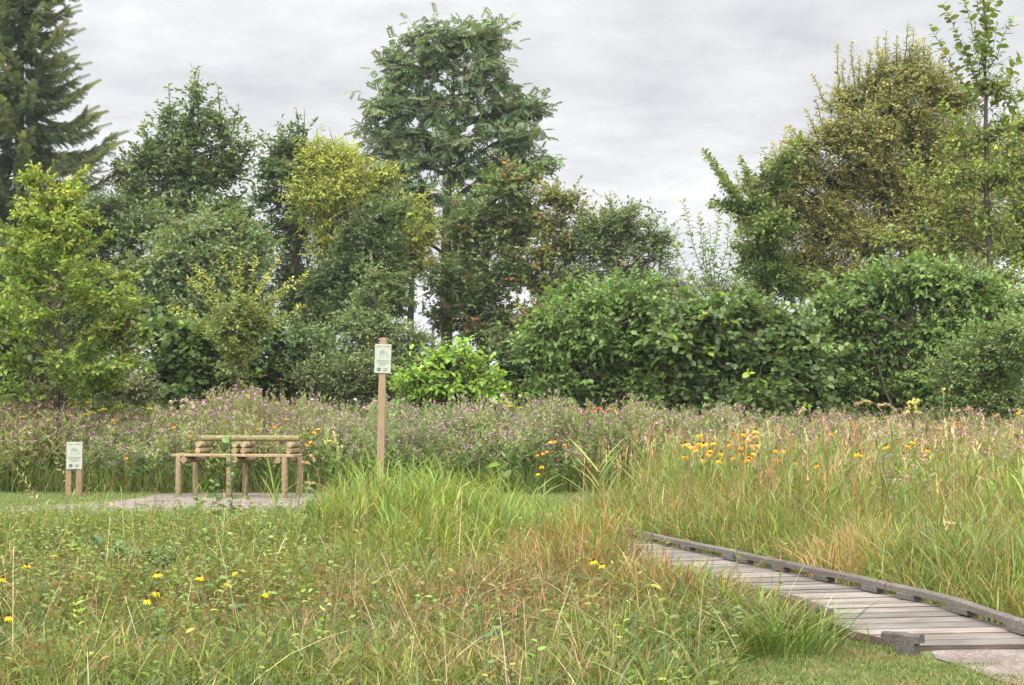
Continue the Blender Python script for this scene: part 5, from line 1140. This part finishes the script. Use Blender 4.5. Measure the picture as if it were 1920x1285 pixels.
# fluffy seed heads and ragwort ---------------------------------------------------
def fluffy(p, label, group, col, w=.05, n=70, stem=(.14, .13, .06), name='thistle', cat='thistle', heads=5, spread=.10):
    e = empty(name, (p[0], p[1], 0), label, cat, group); h = p[2]; g, g2 = Geo(), Geo()
    tube(g, [(0, 0, 0), (.02, .01, h * .5), (0, 0, h)], [.006, .004, .002], 5, stem, caps=False)
    m = 12; a = R.uniform(0, 6.28, m); scatter(g, T_NARROW, np.stack([0 * a, 0 * a, R.uniform(.2, .85, m) * h], -1), np.stack([np.cos(a), np.sin(a), np.full(m, .6)], -1), rnd(m) + UP, .13, np.tile((.11, .145, .055), (m, 1)), 1.6)
    for k in range(heads):
        q = np.array((R.normal() * spread, R.normal() * spread, h + R.uniform(-.12, .05))); sticks(g, [(0, 0, h * .75)], [q], .0026, .0018, stem)
        c = np.clip(np.array(col) * np.exp(R.normal(size=(n, 1)) * .15), 0, .9); D = rnd(n) + UP * .5
        g2 = Geo(); scatter(g2, T_NARROW, q + unit(D) * w * .15, D, rnd(n), w * .55, c, 1.3); build(g2, 'flower_head', M_PETAL, e)
    build(g, 'stem', M_LEAF, e)
for x, y, l in ((338, 760, 'left'), (350, 754, 'l'), (366, 762, 'r'), (330, 768, 'm')):
    fluffy(at(x, y, 21.6), 'cream fluffy thistle seed heads above the left end of the bench', 'thistles over the bench', (.50, .43, .33))
for x, y in ((930, 745), (938, 748)): fluffy(at(x, y, 22.2), 'cream fluffy thistle in front of the lime shrub right edge', 'thistles by the lime shrub', (.52, .46, .36))
for x, y in ((595, 772), (690, 752)): fluffy(at(x, y, 22.0), 'pale thistle seed heads ' + ('between bench and tall sign' if x < 650 else 'directly left of the tall sign post'), None, (.46, .36, .28), heads=4)
fluffy(at(1711, 756, 17.0), 'pale yellow ragwort standing above the right meadow before the dark hedge', None, (.55, .50, .14), .035, 50, name='ragwort', cat='flower', heads=16, spread=.07)

# dry bushy plant at far left --------------------------------------------------------
e = empty('dry_bush', gnd(62, 920), 'bare pinkish-brown dried bush rising from the flowers, left of the young tree trunk', 'dead plant'); o = np.array(e.location); g = Geo(); dd = o[1] + 1.0
gh = Geo()
for i in range(46):
    q = at(R.normal(62, 26), R.uniform(712, 775), dd + R.uniform(-.5, .5)); s = o + (R.normal() * .1, 1.0 + R.normal() * .1, R.uniform(.3, .8)); c = np.array((.21, .145, .095)) * R.uniform(.8, 1.3)
    sticks(g, [s], [q], .0055, .0025, c)
    for k in range(5):
        t = R.uniform(.35, 1); b = s + (q - s) * t; tip = b + unit(q - s) * R.uniform(.08, .2) + rnd(1)[0] * .05; sticks(g, [b], [tip], .0032, .0022, c * 1.1)
        scatter(gh, T_DIAMOND, np.repeat(tip[None], 4, 0), rnd(4) + UP, rnd(4), .035, np.tile(c * 1.25 if R.uniform() < .75 else np.array((.36, .2, .33)), (4, 1)), .9)
build(g, 'stem', M_LEAF, e, o); build(gh, 'seed_heads', M_LEAF, e, o)

# large reeds -----------------------------------------------------------------------
def reed(px, py, topy, label, nl=11, w=.028, dd=None, cols=((.19, .27, .05), (.25, .31, .065), (.15, .22, .06)), spread=1.0):
    b = gnd(px, py); e = empty('reed', b, label, 'reed'); H = at(px, topy, b[1])[2]; g, gs = Geo(), Geo()
    pth = np.array([b, b + (0.01, 0, H * .45), b + (-.015, 0, H * .82)]); tube(gs, pth, [.007, .006, .003], 6, (.13, .18, .05), caps=False)
    for i in range(nl):
        t = .22 + .75 * i / nl; s = pth[0] + (pth[2] - pth[0]) * t; az = (0 if i % 2 else math.pi) + R.normal() * .45
        L = H * R.uniform(.40, .62)
        blades(g, s[None], np.array([L]), np.array([w * R.uniform(.8, 1.1)]), np.array([R.uniform(.5, .9) * spread]), np.array([R.uniform(.1, .55)]), np.array([cols[R.integers(0, len(cols))]]), 7, np.array([az]))
    build(gs, 'stem', M_LEAF, e, b, True); build(g, 'leaves', M_BLADE, e, b)
reed(1126, 990, 842, 'large pale reed with long blade leaves behind the start of the boardwalk', 14)
reed(1222, 985, 826, 'second tall reed right of the large one, against the purple flowers', 10, .022)
reed(516, 1010, 880, 'slim upright green reed in front of the right bench leg', 8, .020, spread=.35)
reed(762, 1000, 850, 'broad grass with pale arching leaves right of the tall sign post', 9, .018)
reed(690, 1000, 862, 'bushy reed grass just left of the tall sign post', 10, .020)
reed(1010, 985, 893, 'small reed with three long pale leaves between thistle and large reed', 6, .022)
reed(1560, 1000, 850, 'light green reed grass in the middle of the right meadow', 10, .020)

# leafy saplings in front of the bench -----------------------------------------------
def sapling(x0, y0, x1, y1, label, leaf=.055, col=((.050, .095, .032), (.072, .13, .038), (.10, .165, .046)), step=.035, T=T_OVAL, group=None, stem=(.07, .055, .035), name='sapling', start=.12, up=.45, r=.005, droop=.35, tilt=.9):
    b = gnd(x0, y0); tp = at(x1, y1, b[1]); e = empty(name, b, label, 'sapling', group); g, gs = Geo(), Geo()
    sk = Geo(); leafy_shoot(g, sk, b + (0, 0, 0), tp, step, T, leaf, [tuple(c / 1.5 for c in q) for q in col], r=r, wob=.012, droop=droop, start=start, up=up, tilt=tilt)
    v, f, c = sk.arrays(); gs.add(v, f, np.tile(np.array(stem, np.float32), (len(v), 1)))
    build(gs, 'stem', M_LEAF, e, b, True); build(g, 'leaves', M_LEAF, e, b); return e
sapling(436, 1020, 431, 822, 'tallest leafy sapling, rising past the middle bench leg', .078, step=.022)
sapling(410, 1016, 402, 898, 'upright leafy sapling left of the tallest one, before the bench', .09, step=.018)
sapling(372, 1000, 369, 940, 'short broad-leaved sapling at the path edge under the left bench legs', .10, step=.014)
sapling(345, 1010, 352, 950, 'low dark sapling leftmost in front of the bench', .08, step=.015)
sapling(575, 1030, 590, 920, 'dark twiggy sapling right of the bench beside the tall grass', .08, step=.016)
sapling(540, 1030, 536, 950, 'small sapling below the right bench leg', .08, step=.015)
sapling(325, 1040, 320, 965, 'straight thin sapling standing in the herbs left of the bench', .07, step=.016)
def alder(px, py, topy, wpx, n, label):
    b = gnd(px, py); e = empty('alder_sapling', b, label, 'sapling'); H = at(px, topy, b[1])[2]; w = wpx / F * b[1]; g, gs = Geo(), Geo()
    for k in range(6):
        tp = b + (R.normal() * w * .35, R.normal() * w * .35, H * R.uniform(.7, 1)); tube(gs, bend(b, tp, .02, 4), [.006, .005, .004, .002], 5, (.06, .05, .03), caps=False)
        m = n // 6; t = R.uniform(.3, 1, m)[:, None]; P = b + (tp - b) * t; D = rnd(m) * (1, 1, .5) + UP * .25
        scatter(g, T_ROUND, P, D, UP * .5 + rnd(m) * .7 - np.array((0, .5, 0)), R.uniform(.06, .10, m), mixcol(m, [(2, (.042, .095, .034)), (2, (.062, .125, .04)), (1, (.09, .16, .05))]))
    build(gs, 'stem', M_LEAF, e, b, True); build(g, 'leaves', M_LEAF, e, b)
alder(287, 1100, 1020, 70, 66, 'big-leaved dark green young alder in the left meadow')
alder(208, 1090, 1018, 50, 48, 'smaller dark-leaved young alder left of the bigger one')
sapling(944, 1010, 938, 872, 'thistle-like leafy plant with toothed leaves rising from the pale tall grass', .13, ((.09, .16, .04), (.13, .20, .05)), .035, T_OVAL, None, (.12, .15, .05), 'leafy_plant', .1, .5, .007)
pw = ((.20, .25, .13), (.28, .32, .19), (.16, .21, .09))
sapling(80, 955, 2, 838, 'pale-leaved willow wand leaning left across the frame edge', .085, pw, .030, T_NARROW, None, (.22, .11, .06), 'willow_wand', .15, .9)
sapling(150, 985, 94, 812, 'pale-leaved willow wand leaning against the low sign', .075, pw, .034, T_NARROW, None, (.24, .12, .06), 'willow_wand', .3, .9)
sapling(160, 960, 168, 878, 'short pale willow shoot just right of the low sign', .065, pw, .03, T_NARROW, None, (.2, .13, .06), 'willow_wand', .1, .9)
sapling(112, 1160, 92, 1066, 'twisted pale yellowish stalk with curled leaves, far left meadow', .06, ((.42, .36, .16), (.34, .33, .12)), .04, T_OVAL, None, (.34, .33, .14), 'dying_stalk', .2, .6)
for x, y, yt in ((400, 1035, 955), (455, 1040, 950), (470, 1010, 935), (505, 1035, 960), (385, 1060, 990), (360, 1075, 1010), (420, 1090, 1015), (300, 1000, 955), (250, 1015, 965), (180, 1010, 955), (130, 1040, 975), (60, 1030, 970), (30, 1070, 1000),
                (150, 1080, 1015), (240, 1060, 1005), (330, 1105, 1040), (480, 1085, 1020), (540, 1075, 1005), (560, 1110, 1045), (590, 1060, 985), (620, 1090, 1020), (90, 1110, 1045), (20, 1120, 1060), (420, 1140, 1080), (650, 1120, 1050), (510, 1140, 1080)):
    sapling(x, y, x + R.normal() * 6, yt, 'leafy green weed on a single stem in the left meadow before the bench', R.uniform(.05, .08), ((.055, .105, .032), (.085, .145, .04), (.12, .175, .045)), .018, T_OVAL, 'leafy weeds, left meadow', (.10, .085, .04), 'leafy_weed', .1, .5, .004)
e = empty('bluish_plant', gnd(1195, 1165), 'low plant with upright bluish-green leaves in the grass left of the boardwalk', 'plant'); b = np.array(e.location); g = Geo(); n = 70
Q = b + rnd(n) * (.16, .16, 0); blades(g, Q, R.uniform(.10, .22, n), R.uniform(.012, .020, n), R.uniform(.1, .8, n), R.uniform(.1, .5, n), mixcol(n, [(1, (.075, .135, .07)), (1, (.11, .17, .085))]), 5); build(g, 'leaves', M_BLADE, e, b)

# sedge tussocks beside the rail and arching feather grasses -----------------------------
def tussock(px, py, n, h, sp, label, cols, w=.007):
    b = gnd(px, py); e = empty('sedge_tussock', b, label, 'grass tussock'); g = Geo(); Q = b + rnd(n) * (sp, sp, 0); Q[:, 2] = 0
    az = np.arctan2(Q[:, 1] - b[1], Q[:, 0] - b[0]) + R.normal(size=n) * .6
    blades(g, Q, h * R.uniform(.6, 1.25, n), w * R.uniform(.7, 1.3, n), R.uniform(.15, .6, n), R.uniform(.3, 1.0, n), mixcol(n, cols), 6, az); build(g, 'leaves', M_BLADE, e, b)
SG = [(4, (.085, .14, .045)), (2, (.12, .17, .06)), (2, (.15, .20, .05)), (.8, C_STRAW)]
tussock(1795, 1098, 800, .47, .16, 'dark green sedge tussock arching over the right rail', SG)
tussock(1930, 1120, 700, .45, .2, 'sedge tussock cut by the right frame edge above the rail', SG)
tussock(1340, 1012, 350, .30, .12, 'grey-green sedge tuft behind the far part of the rail', [(3, (.10, .14, .07)), (1, C_OLIVE)], .005)
tussock(1480, 1225, 320, .27, .12, 'lush overhanging tussock at the near corner of the boardwalk', [(4, C_GREEN), (2, C_LGREEN), (1, C_BLUE), (.6, C_STRAW)], .006)
def feather(px, py, x1, y1, dd, label, group=None):
    p1 = at(x1, y1, dd); b = np.array((at(px, HY, dd)[0], dd, 0)); e = empty('feather_grass', b, label, 'grass', group); g, gh = Geo(), Geo(); m = at(px, py, dd)
    t = np.linspace(0, 1, 9)[:, None]; pth = (1 - t) ** 2 * b + 2 * t * (1 - t) * (m + (m - (b + p1) / 2) * .5) + t * t * p1
    tube(g, pth, np.linspace(.0035, .0018, 9), 4, (.34, .26, .14), caps=False); n = 60; tt = R.uniform(.78, 1, n) * 8; i = np.minimum(tt.astype(int), 7); fr = (tt - i)[:, None]
    Q = pth[i] * (1 - fr) + pth[i + 1] * fr; scatter(gh, T_NARROW, Q, unit(pth[i + 1] - pth[i]) + rnd(n) * .3, rnd(n), R.uniform(.03, .05, n), mixcol(n, [(1, (.44, .33, .19)), (1, (.36, .25, .13))]), 1.2)
    build(g, 'stem', M_BLADE, e, b); build(gh, 'seed_head', M_BLADE, e, b)
for a_ in ((1672, 770, 1605, 757), (1700, 780, 1648, 760), (1530, 780, 1500, 772), (1722, 790, 1694, 776), (1770, 770, 1768, 732), (1835, 790, 1812, 768), (1655, 800, 1636, 790), (1885, 800, 1868, 780)):
    feather(*a_, 15.0 + R.uniform(-1, 1), 'arching straw-coloured feather grass in front of the dark hedge, right meadow', 'feather grasses, right')
for a_ in ((600, 880, 570, 868), (612, 910, 575, 905), (568, 850, 590, 862)):
    feather(*a_, 17.2, 'arching straw-coloured feather grass at the right end of the bench', 'feather grasses by the bench')

# dark dock seed spikes ------------------------------------------------------------------
def dock(p, label, group):
    b = np.array((p[0], p[1], 0)); e = empty('dock_spike', b, label, 'seed spike', group); g, gh = Geo(), Geo(); h = p[2]
    tube(g, [(0, 0, 0), (.01, 0, h)], [.004, .002], 5, (.09, .05, .03), caps=False); n = 50; z = h * R.uniform(.62, 1, n)
    scatter(gh, T_DIAMOND, np.stack([.01 * z / h, 0 * z, z], -1), rnd(n) + UP * .6, rnd(n), .022, mixcol(n, [(1, (.05, .028, .018)), (1, (.085, .045, .025))])); build(g, 'stem', M_LEAF, e); build(gh, 'seed_head', M_LEAF, e)
for x, y, dd in ((1412, 900, 13), (1400, 905, 13), (1444, 898, 13), (1488, 880, 13), (1498, 895, 12.8), (1518, 905, 12.6), (1534, 882, 13.4), (1586, 880, 13.2), (1687, 896, 12.8), (1722, 888, 13.2), (1390, 896, 13.4), (1455, 925, 12)):
    dock(at(x, y, dd), 'dark brown dock spike standing in the right meadow below the coneflower clump', 'dock spikes, right meadow')
for x, y, dd in ((676, 985, 11.2), (660, 1012, 11.0), (682, 1030, 10.6), (727, 1000, 10.8), (717, 1028, 10.4), (902, 1010, 10.6), (790, 1018, 10.4)):
    dock(at(x, y, dd), 'dark brown dock spike in the pale grass below the tall sign', 'dock spikes, left meadow')
